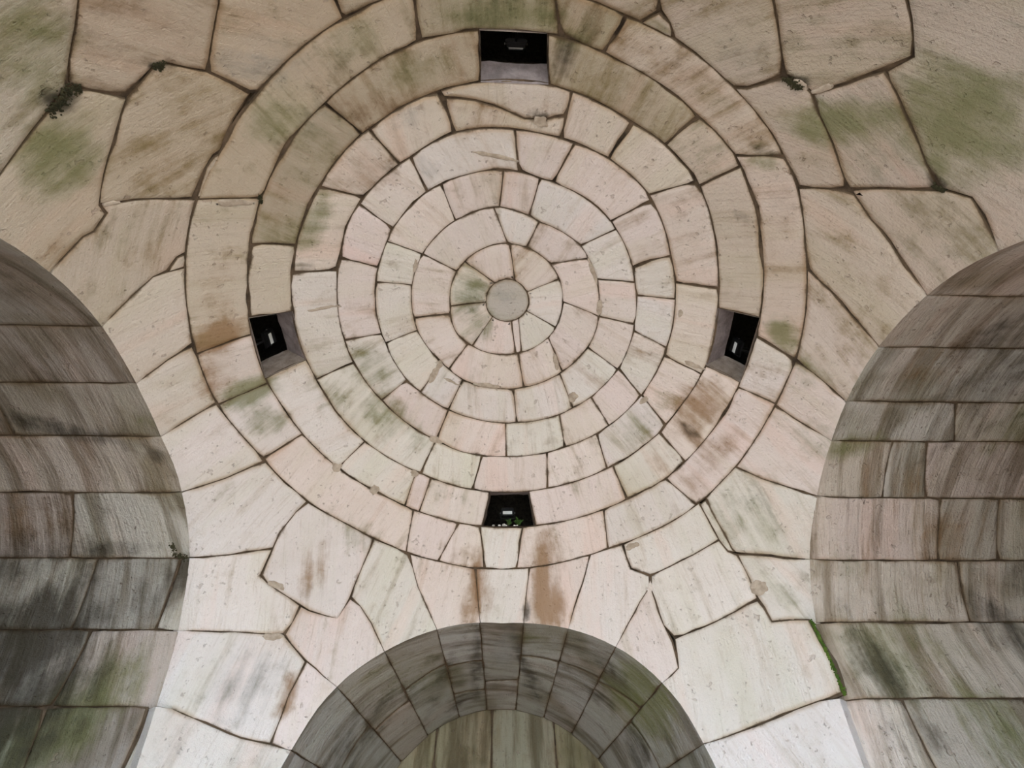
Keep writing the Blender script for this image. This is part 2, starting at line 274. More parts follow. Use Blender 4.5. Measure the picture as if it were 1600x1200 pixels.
('ring5','-104.18,35.72 -101.12,35.15 -97.43,34.47 -93.48,33.42 -89.68,32.45 -85.57,31.56 -80.72,31.8 -75.84,33.13 -76.38,36.74 -79.88,36.85 -83.39,36.9 -86.89,36.88 -90.4,36.84 -93.9,36.81 -97.41,36.77 -100.91,36.73 -104.42,36.68'),
('ring5','-74.88,29.69 -71.28,29.76 -67.68,29.86 -64.08,29.97 -60.48,30.06 -61.7,36.41 -65.37,36.43 -69.04,36.52 -72.71,36.62 -76.38,36.74'),
('ring5','-60.48,30.06 -56.51,30.11 -52.55,30.16 -48.58,30.19 -44.61,30.14 -41.56,36.96 -44.92,36.96 -48.28,36.91 -51.63,36.84 -54.99,36.71 -58.35,36.53 -61.7,36.41'),
('ring5','-44.61,30.14 -40.8,29.96 -36.99,29.72 -33.18,29.48 -29.37,29.24 -25.56,29.03 -21.74,28.92 -17.93,28.9 -14.12,28.88 -12.74,35.54 -16.35,35.6 -19.95,35.68 -23.55,35.84 -27.15,36.07 -30.76,36.32 -34.36,36.58 -37.96,36.82 -41.56,36.96'),
('ring5','-14.12,28.88 -10.24,28.87 -6.36,28.89 -2.48,28.92 1.4,28.96 5.28,29 9.17,29.05 13.05,29.12 13.32,36.03 9.6,36 5.87,35.9 2.15,35.78 -1.57,35.66 -5.3,35.54 -9.02,35.5 -12.74,35.54'),
('ring5','13.05,29.12 16.48,29.2 19.91,29.29 23.34,29.38 26.77,29.47 30.2,29.55 32.57,36.25 28.72,36.12 24.87,36.02 21.02,35.99 17.17,36.01 13.32,36.03'),
('ring5','30.2,29.55 33.99,29.61 37.79,29.66 41.58,29.71 45.37,29.76 49.17,29.81 52.96,29.84 55.53,36.46 51.71,36.44 47.88,36.41 44.05,36.39 40.23,36.36 36.4,36.33 32.57,36.25'),
('ring5','52.96,29.84 56.34,29.85 59.71,29.84 63.09,29.83 66.46,29.83 69.84,29.82 73.21,29.82 75.96,36.53 72.55,36.52 69.15,36.51 65.74,36.5 62.34,36.49 58.94,36.47 55.53,36.46'),
('ring5','73.21,29.82 76.83,29.81 80.45,29.8 84.07,29.8 87.69,29.79 91.31,29.79 94.93,29.78 98.55,29.78 100.03,36.49 96.59,36.51 93.15,36.52 89.71,36.52 86.27,36.52 82.83,36.53 79.39,36.53 75.96,36.53'),
('ring5','98.55,29.78 102.3,29.77 106.04,29.74 109.79,29.59 113.53,29.36 117.28,29.15 117.32,35.93 113.86,36.01 110.41,36.14 106.95,36.28 103.49,36.4 100.03,36.49'),
('ring5','117.28,29.15 121.01,29.01 124.74,28.92 128.47,28.83 132.2,28.74 135.93,28.65 139.66,28.57 143.39,28.49 147.12,28.44 150.85,28.43 154.58,28.43 158.3,28.42 162.03,28.41 162.77,35.15 158.99,35.24 155.2,35.34 151.41,35.45 147.62,35.55 143.83,35.66 140.05,35.75 136.26,35.8 132.47,35.83 128.68,35.85 124.9,35.87 121.11,35.89 117.32,35.93'),
('ring5','162.03,28.41 165.97,28.41 169.91,28.39 173.85,28.38 177.8,28.36 181.74,28.34 185.68,28.34 189.62,28.36 193.56,28.4 197.5,28.44 195.33,35.29 191.71,35.29 188.09,35.28 184.48,35.26 180.86,35.24 177.24,35.21 173.62,35.19 170.01,35.16 166.39,35.14 162.77,35.15'),
('ring6','-175.45,35.26 -171.69,35.28 -167.94,35.29 -164.18,35.29 -160.42,35.3 -156.66,35.32 -157.75,41.54 -161.23,41.47 -164.71,41.41 -168.19,41.43 -171.67,41.52 -175.15,41.63'),
('ring6','-156.66,35.32 -153.02,35.37 -149.39,35.44 -145.76,35.5 -142.12,35.57 -138.49,35.65 -134.85,35.76 -131.22,35.87 -127.59,35.98 -123.95,36.09 -124.5,42.43 -128.19,42.31 -131.89,42.24 -135.58,42.17 -139.28,42.07 -142.97,41.92 -146.66,41.78 -150.36,41.69 -154.05,41.62 -157.75,41.54'),
('ring6','-123.95,36.09 -120.41,36.2 -116.87,36.31 -113.33,36.42 -109.8,36.53 -106.26,36.63 -102.72,36.71 -99.18,36.75 -95.64,36.79 -94.78,43.63 -98.5,43.63 -102.21,43.62 -105.93,43.55 -109.64,43.35 -113.36,43.11 -117.07,42.87 -120.79,42.63 -124.5,42.43'),
('ring6','-81.58,36.89 -78.01,36.8 -74.43,36.67 -70.86,36.57 -67.29,36.48 -63.71,36.4 -60.14,36.45 -56.56,36.63 -52.99,36.8 -53.13,42.7 -56.94,42.64 -60.76,42.66 -64.58,42.7 -68.4,42.81 -72.21,42.98 -76.03,43.18 -79.85,43.38 -83.67,43.51'),
('ring6','-52.99,36.8 -49.86,36.89 -46.73,36.93 -43.6,36.97 -40.47,36.93 -40.66,43.13 -43.78,43.17 -46.89,43.04 -50.01,42.84 -53.13,42.7'),
('ring6','-40.47,36.93 -36.74,36.74 -33,36.48 -29.27,36.22 -25.54,35.96 -21.81,35.75 -18.07,35.64 -14.34,35.57 -10.61,35.51 -6.88,35.51 -6.32,41.83 -10.13,41.87 -13.95,41.95 -17.77,42.04 -21.58,42.1 -25.4,42.24 -29.21,42.47 -33.03,42.7 -36.85,42.93 -40.66,43.13'),
('ring6','10.28,36.02 13.9,36.03 17.51,36.01 21.13,35.99 24.74,36.02 28.36,36.11 31.97,36.23 35.59,36.32 35.81,42.95 32.19,42.78 28.57,42.63 24.94,42.5 21.32,42.38 17.69,42.24 14.07,42.08 10.45,41.97'),
('ring6','35.59,36.32 39.18,36.36 42.77,36.38 46.37,36.4 49.96,36.43 53.56,36.45 54.71,42.98 50.93,43.02 47.15,43.1 43.37,43.15 39.59,43.11 35.81,42.95'),
('ring6','53.56,36.45 57.09,36.47 60.63,36.48 64.17,36.49 67.7,36.51 71.24,36.52 74.77,36.53 78.31,36.53 81.85,36.53 81.06,43.12 77.3,43.1 73.53,43.08 69.77,43.06 66.01,43.05 62.24,43.02 58.48,42.99 54.71,42.98'),
('ring6','94.39,36.52 98.28,36.51 102.17,36.44 106.07,36.31 109.96,36.16 113.85,36.01 113.75,42.58 110.17,42.67 106.59,42.75 103.01,42.84 99.43,42.92 95.84,43'),
('ring6','113.85,36.01 116.44,35.94 119.03,35.9 118.02,42.44 115.89,42.51 113.75,42.58'),
('ring6','119.03,35.9 122.85,35.88 126.67,35.86 130.49,35.84 134.31,35.82 138.14,35.78 139.17,42.16 135.65,42.14 132.12,42.12 128.6,42.11 125.07,42.17 121.55,42.3 118.02,42.44'),
('ring6','138.14,35.78 142.08,35.7 146.03,35.6 149.98,35.49 153.92,35.38 157.87,35.27 161.82,35.17 165.76,35.13 169.71,35.16 169.56,42.04 165.76,42 161.96,41.94 158.16,41.95 154.36,42 150.57,42.05 146.77,42.09 142.97,42.13 139.17,42.16'),
('ring7','-179.19,41.75 -175.23,41.63 -171.26,41.51 -167.3,41.42 -163.34,41.43 -159.37,41.51 -155.41,41.59 -151.45,41.67 -147.48,41.76 -150.19,49.25 -153.86,49.34 -157.54,49.43 -161.22,49.48 -164.89,49.51 -168.57,49.56 -172.25,49.63 -175.92,49.71 -179.6,49.76'),
('ring7','-147.48,41.76 -143.61,41.89 -139.73,42.05 -135.85,42.17 -131.98,42.24 -128.1,42.31 -124.23,42.44 -120.35,42.65 -116.47,42.91 -112.6,43.16 -108.72,43.4 -104.85,43.58 -102.89,49.49 -106.83,49.58 -110.78,49.56 -114.72,49.46 -118.66,49.3 -122.6,49.12 -126.54,48.95 -130.48,48.83 -134.42,48.85 -138.36,48.95 -142.31,49.05 -146.25,49.15 -150.19,49.25'),
('ring7','-104.85,43.58 -100.93,43.63 -97.01,43.63 -93.1,43.63 -89.18,43.61 -85.27,43.55 -81.35,43.44 -83.97,48.82 -87.75,48.96 -91.54,49.09 -95.32,49.23 -99.11,49.36 -102.89,49.49'),
('ring7','-81.35,43.44 -77.58,43.27 -73.8,43.06 -73.16,48.18 -76.77,48.42 -80.37,48.67 -83.97,48.82'),
('ring7','-73.8,43.06 -69.98,42.87 -66.16,42.73 -62.33,42.68 -58.51,42.65 -54.68,42.66 -50.86,42.8 -47.04,43.03 -43.21,43.17 -39.49,48.51 -43.23,48.46 -46.97,48.35 -50.71,48.24 -54.45,48.16 -58.2,48.17 -61.94,48.21 -65.68,48.21 -69.42,48.14 -73.16,48.18'),
('ring7','-43.21,43.17 -39.43,43.08 -35.65,42.86 -31.88,42.63 -28.1,42.4 -24.32,42.19 -20.54,42.08 -16.76,42.02 -12.98,41.93 -9.2,41.85 -5.42,41.83 -1.64,41.85 0.64,48.08 -3,48.02 -6.65,47.95 -10.3,47.87 -13.95,47.8 -17.6,47.75 -21.24,47.77 -24.89,47.91 -28.54,48.13 -32.19,48.34 -35.84,48.47 -39.49,48.51'),
('ring7','-1.64,41.85 1.73,41.88 5.1,41.91 8.47,41.94 11.84,42 11.07,48.14 7.6,48.1 4.12,48.1 0.64,48.08'),
('ring7','11.84,42 15.71,42.15 19.58,42.31 23.45,42.45 27.32,42.58 31.19,42.73 35.06,42.91 38.93,43.08 42.8,43.16 40.67,49.69 36.97,49.5 33.27,49.29 29.57,49.09 25.87,48.89 22.17,48.68 18.47,48.48 14.77,48.28 11.07,48.14'),
('ring7','42.8,43.16 46.59,43.11 50.39,43.03 54.18,42.98 57.97,42.98 61.77,43.02 64.04,49.77 60.14,49.76 56.25,49.79 52.35,49.82 48.46,49.85 44.56,49.83 40.67,49.69'),
('ring7','61.77,43.02 65.57,43.04 69.37,43.06 73.17,43.08 76.97,43.1 80.77,43.12 84.58,43.13 86.71,50.47 82.93,50.4 79.15,50.28 75.37,50.14 71.59,50 67.82,49.87 64.04,49.77'),
('ring7','84.58,43.13 88.5,43.13 92.42,43.08 96.33,42.99 94.29,50.55 90.5,50.52 86.71,50.47'),
('ring7','96.33,42.99 99.33,42.92 102.32,42.85 105.74,50.26 101.93,50.4 98.11,50.51 94.29,50.55'),
('ring7','102.32,42.85 105.6,42.78 108.88,42.7 112.16,42.62 115.44,42.53 113.68,49.97 109.71,50.12 105.74,50.26'),
('ring7','115.44,42.53 119.13,42.39 122.82,42.25 126.5,42.14 130.19,42.11 133.87,42.13 137.56,42.15 141.24,42.15 144.93,42.11 148.61,42.07 152.3,42.03 153.91,49.13 150.25,49.21 146.59,49.3 142.94,49.39 139.28,49.47 135.62,49.47 131.96,49.35 128.31,49.32 124.65,49.47 120.99,49.66 117.34,49.82 113.68,49.97'),
('ring7','152.3,42.03 156.25,41.97 160.2,41.94 164.15,41.97 168.11,42.04 169.06,49.81 165.27,49.63 161.48,49.38 157.7,49.18 153.91,49.13'),
('ring7','168.11,42.04 171.28,42.02 174.46,41.94 177.63,41.84 180.81,41.75 180.4,49.76 176.62,49.79 172.84,49.83 169.06,49.81'),
('pen_bl','-162.67,49.5 -163.36,51.6 -163.89,53.26 -166.56,55.82 -170.22,59.66,1 -172.77,59.02,1 -175.39,58.55,1 -178.02,58.2,1 -180.68,57.98,1 -178.91,53.39 -177.42,49.73 -173.73,49.66 -170.04,49.59 -166.36,49.52'),
('pen_bl','182.58,49.73 181.09,53.39 179.32,57.98,1 176.82,57.94,1 174.31,57.94,1 171.81,58.1,1 169.32,58.38,1 169.35,53.74 169.55,49.82 172.81,49.83 176.07,49.8 179.33,49.77'),
('pen_bl','169.55,49.82 169.35,53.74 169.32,58.38,1 166.71,58.67,1 164.12,59.12,1 161.61,59.8,1 159.22,60.71,1 155.93,54.97 152.97,49.14 156.28,49.14 159.6,49.27 162.92,49.48 166.23,49.69'),
('pen_bl','152.97,49.14 155.93,54.97 159.22,60.71,1 156.8,61.82,1 154.53,63.12,1 152.4,64.56,1 150.45,66.18,1 145.39,62.57 139.71,58.41 140.48,55.99 140.38,51.91 139.72,49.47 143.03,49.39 146.34,49.31 149.66,49.22'),
('pen_bl','139.72,49.47 140.38,51.91 140.48,55.99 139.71,58.41 138.95,62.82 134.82,63.31 129.7,63.7 127.91,63.9 122.28,63.66 121.73,59.84 121.85,54.37 121.95,49.61 125.5,49.42 129.06,49.31 132.61,49.37 136.17,49.48'),
('pen_bl','150.45,66.18,1 145.39,62.57 139.71,58.41 138.95,62.82 134.82,63.31 129.7,63.7 129.59,66.52 130.05,68.56 137.41,70.94 145.02,74.17,1 146.18,72.09,1 147.46,70.06,1 148.88,68.09,1'),
('pen_bl','129.7,63.7 127.91,63.9 122.28,63.66 121.73,59.84 119.18,60.63 116.1,62.59 112.16,66.32,1 113.94,67.77,1 115.61,69.34,1 117.14,71,1 118.42,72.85,1 120.93,71.98 124.56,70.72 130.05,68.56 129.59,66.52'),
('pen_bl','121.95,49.61 121.85,54.37 121.73,59.84 119.18,60.63 116.1,62.59 112.16,66.32,1 110.54,65.14,1 108.83,64.07,1 107.04,63.09,1 105.16,62.23,1 103.22,61.47,1 106.1,58.01 108.89,55.19 111.1,52.25 112.92,50 115.93,49.88 118.94,49.75'),
('pen_bl','112.92,50 111.1,52.25 108.89,55.19 106.1,58.01 103.22,61.47,1 101.16,60.82,1 99.04,60.3,1 96.88,59.91,1 94.68,59.7,1 95.12,57.32 96.57,50.54 99.84,50.47 103.11,50.35 106.38,50.24 109.65,50.12'),
('pen_bl','145.02,74.17,1 137.41,70.94 130.05,68.56 124.56,70.72 124.79,72.56 125.24,75.65 125.09,78.62 125.16,82.14 129.44,82.4 136.56,82.27 139.73,82.23 141.84,82.78,1 142.49,80.59,1 143.19,78.41,1 144.02,76.26,1'),
('pen_bl','124.56,70.72 120.93,71.98 118.42,72.85,1 119.46,74.6,1 120.34,76.42,1 121,78.32,1 121.55,80.25,1 122.09,82.16,1 125.16,82.14 125.09,78.62 125.24,75.65 124.79,72.56'),
('pen_bl','141.84,82.78,1 139.73,82.23 136.56,82.27 129.44,82.4 125.16,82.14 122.09,82.16,1 122.59,84.03,1 122.98,85.92,1 123.3,87.82,1 123.53,89.74,1 123.64,91.67,1 123.66,93.61,1 123.69,95.54,1 123.71,97.48,1 139.4,97.83,1 139.51,95.63,1 139.63,93.44,1 139.84,91.26,1 140.23,89.11,1 140.71,86.98,1 141.22,84.87,1'),
('pen_tl','-149.56,68.33 -142.49,65.83 -138.94,64.92 -136,65.61 -132.57,66.42 -130.19,67.24 -119.04,73.5,1 -120.2,75.43,1 -121.22,77.43,1 -122.11,79.47,1 -122.87,81.57,1 -123.5,83.71,1 -124.01,85.88,1 -124.39,88.07,1 -124.65,90.28,1 -124.75,92.51,1 -124.75,94.73,1 -124.75,96.96,1 -124.75,99.18,1 -124.75,101.41,1 -124.75,103.63,1 -124.75,105.85,1 -124.75,108.08,1 -124.75,110.3,1 -124.75,112.53,1 -146.36,114.71,1 -146.36,112.35,1 -146.36,109.99,1 -146.36,107.63,1 -146.36,105.27,1 -146.36,102.91,1 -146.36,100.54,1 -146.36,98.18,1 -146.36,95.82,1 -146.36,93.46,1 -146.47,91.1,1 -146.76,88.75,1 -147.19,86.42,1'),
('pen_tl','-119.04,73.5,1 -130.19,67.24 -132.57,66.42 -136,65.61 -138.81,64.96 -138.23,59.74 -133.63,59.07 -132.46,58.13 -131.25,54.43 -129.49,55.17 -123.23,58.14 -113.24,66.74,1 -114.89,68.3,1 -116.4,69.95,1 -117.79,71.69,1'),
('pen_tl','-113.24,66.74,1 -123.23,58.14 -129.49,55.17 -131.25,54.43 -130.91,51.73 -130.76,49.38 -130.24,48.84 -126.81,48.94 -123.38,49.09 -119.95,49.24 -116.52,49.39 -113.09,49.51 -113.1,50.15 -112.71,51.82 -106.84,62.35,1 -108.56,63.32,1 -110.21,64.38,1 -111.77,65.52,1'),
('pen_tl','-106.84,62.35,1 -112.71,51.82 -113.1,50.15 -113.09,49.51 -109.16,49.59 -105.23,49.56 -101.3,49.44 -97.37,49.3 -93.44,49.16 -89.51,49.02 -89.83,58.33,1 -92.41,58.41,1 -94.97,58.66,1 -97.5,59.08,1 -99.96,59.66,1 -102.35,60.41,1 -104.64,61.31,1'),
('pen_tl','-149.56,68.33 -142.49,65.83 -138.94,64.92 -138.23,59.74 -142.09,59.47 -146.14,59.42 -152.69,59.39 -153.63,58.35 -156.24,59.65 -156.97,60.69 -161.33,63.87,1 -159.41,65.28,1 -157.62,66.8,1 -155.97,68.44,1 -154.45,70.17,1 -153.1,72.01,1 -151.92,73.93,1 -150.86,75.92,1 -149.9,77.94,1 -149.07,80.01,1 -148.35,82.12,1 -147.71,84.26,1 -147.19,86.42,1'),
('pen_tl','-138.23,59.74 -133.63,59.07 -132.46,58.13 -131.25,54.43 -130.91,51.73 -130.76,49.38 -135.58,49.3 -141.29,48.55 -142.28,49.31 -144.68,49.45 -150.27,49.7 -151.58,55.97 -152.69,59.39 -146.14,59.42 -142.09,59.47'),
('pen_tl','-142.28,49.31 -144.68,49.45 -150.27,49.7 -149.9,48.26 -141.57,48.61'),
('pen_tl','-152.69,59.39 -151.58,55.97 -150.08,49.24 -153.41,49.33 -156.73,49.41 -160.06,49.47 -160.84,50.49 -163.36,51.6 -163.89,53.26 -166.56,55.82 -170.22,59.66,1 -167.84,60.48,1 -165.55,61.46,1 -163.37,62.58,1 -161.33,63.87,1 -156.97,60.69 -156.24,59.65 -153.63,58.35'),
('pen_tl','-160.06,49.53 -160.84,50.49 -163.36,51.6 -162.67,49.46'),
('pen_tr','-18.27,47.75 -12.74,52.2 -6.88,57.74,1 -4.23,57.14,1 -1.52,56.72,1 1.23,56.51,1 4,56.48,1 2.51,52.78 0.6,48.08 -3.18,48.02 -6.95,47.94 -10.72,47.86 -14.5,47.79'),
('pen_tr','-33.78,48.41 -32.03,54 -31.02,54.54 -27.09,55.78 -22.04,58.48 -16.52,61.77,1 -14.28,60.53,1 -11.91,59.44,1 -9.44,58.52,1 -6.88,57.74,1 -12.74,52.2 -18.27,47.75 -22.15,47.79 -26.02,47.98 -29.9,48.22'),
('pen_tr','-32.03,54 -30.82,62.21 -30.82,63.64 -29.77,65.84 -27.76,66.86 -23.74,68.11,1 -22.2,66.32,1 -20.49,64.65,1 -18.57,63.15,1 -16.52,61.77,1 -22.04,58.48 -27.09,55.78 -31.02,54.54'),
('pen_tr','-53.78,48.17 -52.48,49.38 -51.05,53.2 -48.76,54.29 -47.1,54.54 -43.9,54.13 -39.49,54.03 -35.76,53.86 -32.03,54 -33.78,48.41 -37.78,48.5 -41.78,48.49 -45.78,48.39 -49.78,48.26'),
('pen_tr','-47.1,54.54 -43.9,54.13 -39.49,54.03 -35.76,53.86 -32.03,54 -30.82,62.21 -31.16,63.27 -34.17,62.33 -39.14,61.96 -44.93,61.81 -46.17,61.81'),
('pen_tr','-46.17,61.81 -44.93,61.81 -39.14,61.96 -34.17,62.33 -31.16,63.27 -30.81,63.82 -29.77,65.84 -27.76,66.86 -23.74,68.11,1 -25.14,70.01,1 -26.42,71.97,1 -27.56,74,1 -28.61,76.06,1 -29.56,78.16,1 -30.38,80.32,1 -31.02,82.53,1 -31.54,84.78,1 -31.92,87.05,1 -32.17,89.34,1 -32.28,91.64,1 -32.28,93.95,1 -32.28,96.25,1 -32.28,98.55,1 -32.28,100.86,1 -32.28,103.16,1 -32.28,105.47,1 -32.28,107.77,1 -32.28,110.07,1 -32.28,112.38,1 -55.25,112.53,1 -55.25,110.35,1 -55.25,108.16,1 -55.25,105.98,1 -55.25,103.8,1 -55.25,101.62,1 -55.25,99.43,1 -55.25,97.25,1 -55.25,95.07,1 -55.25,92.89,1 -55.32,90.7,1 -55.54,88.53,1 -55.89,86.37,1 -56.36,84.24,1 -56.95,82.13,1 -57.66,80.07,1 -58.5,78.04,1 -59.46,76.07,1 -60.55,74.15,1 -61.77,72.3,1 -52.19,66.59 -46.54,64.64'),
('pen_tr','-51.05,53.2 -48.76,54.29 -47.1,54.54 -46.17,61.81 -46.54,64.64 -52.19,66.59 -61.77,72.3,1 -62.88,70.82,1 -64.09,69.39,1 -65.39,68.02,1 -66.78,66.73,1 -68.26,65.5,1 -59.75,57.9 -55.39,55.46'),
('pen_tr','-65.51,48.21 -67.23,49.6 -69.27,50.38 -70.28,51.36 -75.88,61.09,1 -73.83,62.02,1 -71.87,63.07,1 -70.01,64.23,1 -68.26,65.5,1 -59.75,57.9 -55.39,55.46 -51.05,53.2 -52.48,49.38 -53.78,48.17 -57.69,48.16 -61.6,48.2'),
('pen_tr','-70.79,48.14 -69.34,50.09 -67.23,49.6 -65.51,48.21 -68.15,48.17'),
('pen_tr','-89.51,49.02 -89.83,58.33,1 -87.41,58.42,1 -85,58.66,1 -82.63,59.05,1 -80.31,59.59,1 -78.06,60.27,1 -75.88,61.09,1 -70.28,51.36 -69.32,50.19 -70.89,48.14 -74.61,48.26 -78.33,48.54 -82.06,48.75 -85.78,48.89'),
('pen_br','96.57,50.54 95.12,57.32 94.68,59.7,1 92.4,59.64,1 90.13,59.72,1 87.87,59.67,1 85.59,59.76,1 84.81,55.48 83.63,50.42 86.87,50.48 90.1,50.52 93.33,50.55'),
('pen_br','83.63,50.42 84.81,55.48 85.59,59.76,1 83.33,59.98,1 81.06,60.29,1 78.83,60.75,1 76.64,61.35,1 74.78,58.19 71.91,54.24 68.56,49.89 72.33,50.03 76.1,50.17 79.86,50.3'),
('pen_br','68.56,49.89 71.91,54.24 74.78,58.19 76.64,61.35,1 74.41,62.16,1 72.26,63.1,1 70.22,64.22,1 68.3,65.48,1 66.36,63.79 61.21,59.73 58.3,58.01 57.26,56.32 60.81,54.31 60.45,49.76 63.15,49.76 65.86,49.81'),
('pen_br','60.45,49.76 60.81,54.31 57.26,56.32 52.63,56.23 47.19,56.22 40.97,56.18 39.87,49.66 43.3,49.8 46.73,49.85 50.16,49.83 53.59,49.81 57.02,49.78'),
('pen_br','57.26,56.32 58.3,58.01 61.21,59.73 66.36,63.79 68.3,65.48,1 66.78,66.63,1 65.43,67.93,1 64.17,69.31,1 63,70.74,1 61.99,72.27,1 58.4,71.09 58.07,67.09 58.44,64.36 58.2,58.37'),
('pen_br','57.26,56.32 52.63,56.23 47.19,56.22 40.97,56.18 40.86,58.47 39.58,59.55 40.27,63.35 40.89,66.46 45.34,66.58 51.72,66.74 57.5,66.65 58.44,64.36 58.2,58.37'),
('pen_br','39.87,49.91 40.97,56.18 40.86,58.47 39.78,59.11 39.87,58.37 38.72,52.03 37.97,49.85'),
('pen_br','57.5,66.65 51.72,66.74 45.34,66.58 40.89,66.46 40.92,67.98 41.04,70.13 38.32,70.98 35.62,72.2 35.86,73.78 36.25,77.66 37.2,81.86 40.59,81.33 44.13,81.09 48.48,81.21 55.21,81.35 58.56,81.41,1 58.99,79.52,1 59.5,77.63,1 60.13,75.76,1 61,73.99,1 61.99,72.27,1 58.4,71.09'),
('pen_br','58.56,81.41,1 55.21,81.35 48.48,81.21 44.13,81.09 40.59,81.33 37.99,82.06,1 38.46,84,1 38.83,85.96,1 39.19,87.93,1 39.45,89.92,1 39.59,91.92,1 39.66,93.93,1 39.73,95.94,1 56.56,97.48,1 56.66,95.44,1 56.76,93.4,1 56.87,91.37,1 57.09,89.35,1 57.43,87.36,1 57.75,85.37,1 58.1,83.38,1'),
('pen_br','11.44,48.15 11.71,51.7 11.59,57.38,1 14.14,57.96,1 16.61,58.7,1 19.01,59.58,1 21.31,60.6,1 25.88,53.13 28.04,49.01 24.72,48.82 21.4,48.64 18.08,48.46 14.76,48.28'),
('pen_br','37.97,49.55 38.72,52.03 39.87,58.37 39.57,59.21 31.5,64.77 29.7,66.13,1 27.85,64.51,1 25.78,63.08,1 23.58,61.8,1 21.31,60.6,1 25.88,53.13 28.04,49.01 31.35,49.19 34.66,49.37'),
('pen_br','39.72,59.37 31.5,64.77 29.7,66.13,1 31.21,67.73,1 32.59,69.41,1 33.81,71.18,1 34.9,73.02,1 38.32,70.98 41.04,70.13 40.92,67.98 40.89,66.46 40.27,63.35'),
('pen_br','35.62,72.2 34.9,73.02,1 35.8,74.74,1 36.45,76.55,1 37.01,78.39,1 37.47,80.23,1 37.99,82.06,1 36.25,77.66 35.86,73.78'),
('pen_br','0.6,48.08 2.51,52.78 4,56.48,1 6.56,56.63,1 9.09,56.94,1 11.59,57.38,1 11.71,51.7 11.44,48.15 7.83,48.1 4.21,48.1'),
]
VENTS = [[[-95.64, 36.79], [-81.58, 36.89], [-83.67, 43.51], [-94.78, 43.63]], [[-6.88, 35.51], [10.28, 36.02], [10.45, 41.97], [-6.32, 41.83]], [[81.85, 36.53], [94.39, 36.52], [95.84, 43.0], [81.06, 43.12]], [[169.71, 35.16], [184.55, 35.26], [184.85, 41.63], [169.56, 42.04]]]
BARREL_JOINTS = {'L': {'t': [-125.0, -92.0, -64.0, -19.0, -3.75, 10.5, 25.25, 40.75, 56.25, 71.5, 98.0, 125.0], 'tr': {3: [], 6: [(0.23, 0.25)], 7: [(0.02, 0.045), (0.19, 0.21)], 8: [(0.17, 0.19)], 9: [(0.015, 0.04), (0.2, 0.175)], 10: [(0.0, 0.025)]}}, 'R': {'t': [-125.0, -92.0, -60.0, -31.0, -15.25, 0.5, 11.5, 26.75, 42.5, 56.75, 73.0, 98.0, 125.0], 'tr': {5: [(0.235, 0.27)], 6: [(0.135, 0.145), (0.21, 0.24)], 7: [(0.275, 0.28), (0.405, 0.41)], 9: [], 10: [(0.12, 0.135)]}}, 'B': {'t': [-125.0, -72.0, -54.0, -38.25, -21.25, -7.25, 7.25, 21.75, 37.0, 53.0, 70.5, 125.0], 'tr': {3: [(0.415, 0.35)], 4: [(0.385, 0.385), (0.7, 0.73)], 5: [(0.63, 0.605)], 6: [(0.33, 0.335)], 7: [(0.335, 0.32)], 8: [(0.35, 0.295)]}}, 'T': {'t': [-125.0, -92.0, -66.0, -44.0, -24.0, -7.0, 7.0, 24.0, 44.0, 66.0, 92.0, 125.0], 'tr': {}}}
SETTLE = {'L': ([-100.0, -80.0, -70.0, -60.0, -50.0, -40.0, -30.0, -20.0, -10.0, 0.0, 10.0, 20.0, 30.0, 40.0, 50.0, 60.0, 70.0, 80.0, 100.0], [0.0, -0.0, 0.0, 0.0016, 0.0042, 0.0035, 0.0018, -0.0015, -0.0074, -0.0092, -0.0063, 0.0048, 0.0102, 0.0138, 0.0054, -0.0009, -0.0083, -0.0082, 0.0]), 'R': ([-100.0, -80.0, -70.0, -60.0, -50.0, -40.0, -30.0, -20.0, -10.0, 0.0, 10.0, 20.0, 30.0, 40.0, 50.0, 60.0, 70.0, 80.0, 100.0], [0.0, -0.0, -0.0003, -0.0022, -0.0001, 0.0031, 0.0021, -0.0001, -0.0011, -0.0026, -0.0044, -0.0031, -0.0006, 0.0052, 0.0053, 0.0034, -0.0047, -0.0054, 0.0]), 'B': ([-100.0, -80.0, -70.0, -60.0, -50.0, -40.0, -30.0, -20.0, -10.0, 0.0, 10.0, 20.0, 30.0, 40.0, 50.0, 60.0, 70.0, 80.0, 100.0], [0.0, -0.0019, -0.0017, 0.0059, 0.007, 0.0024, -0.001, -0.0045, -0.0084, -0.0147, -0.0097, -0.0015, 0.0056, 0.0109, 0.0107, 0.0068, -0.0035, -0.0079, 0.0]), 'T': ([-100.0, 100.0], [0.0, 0.0])}
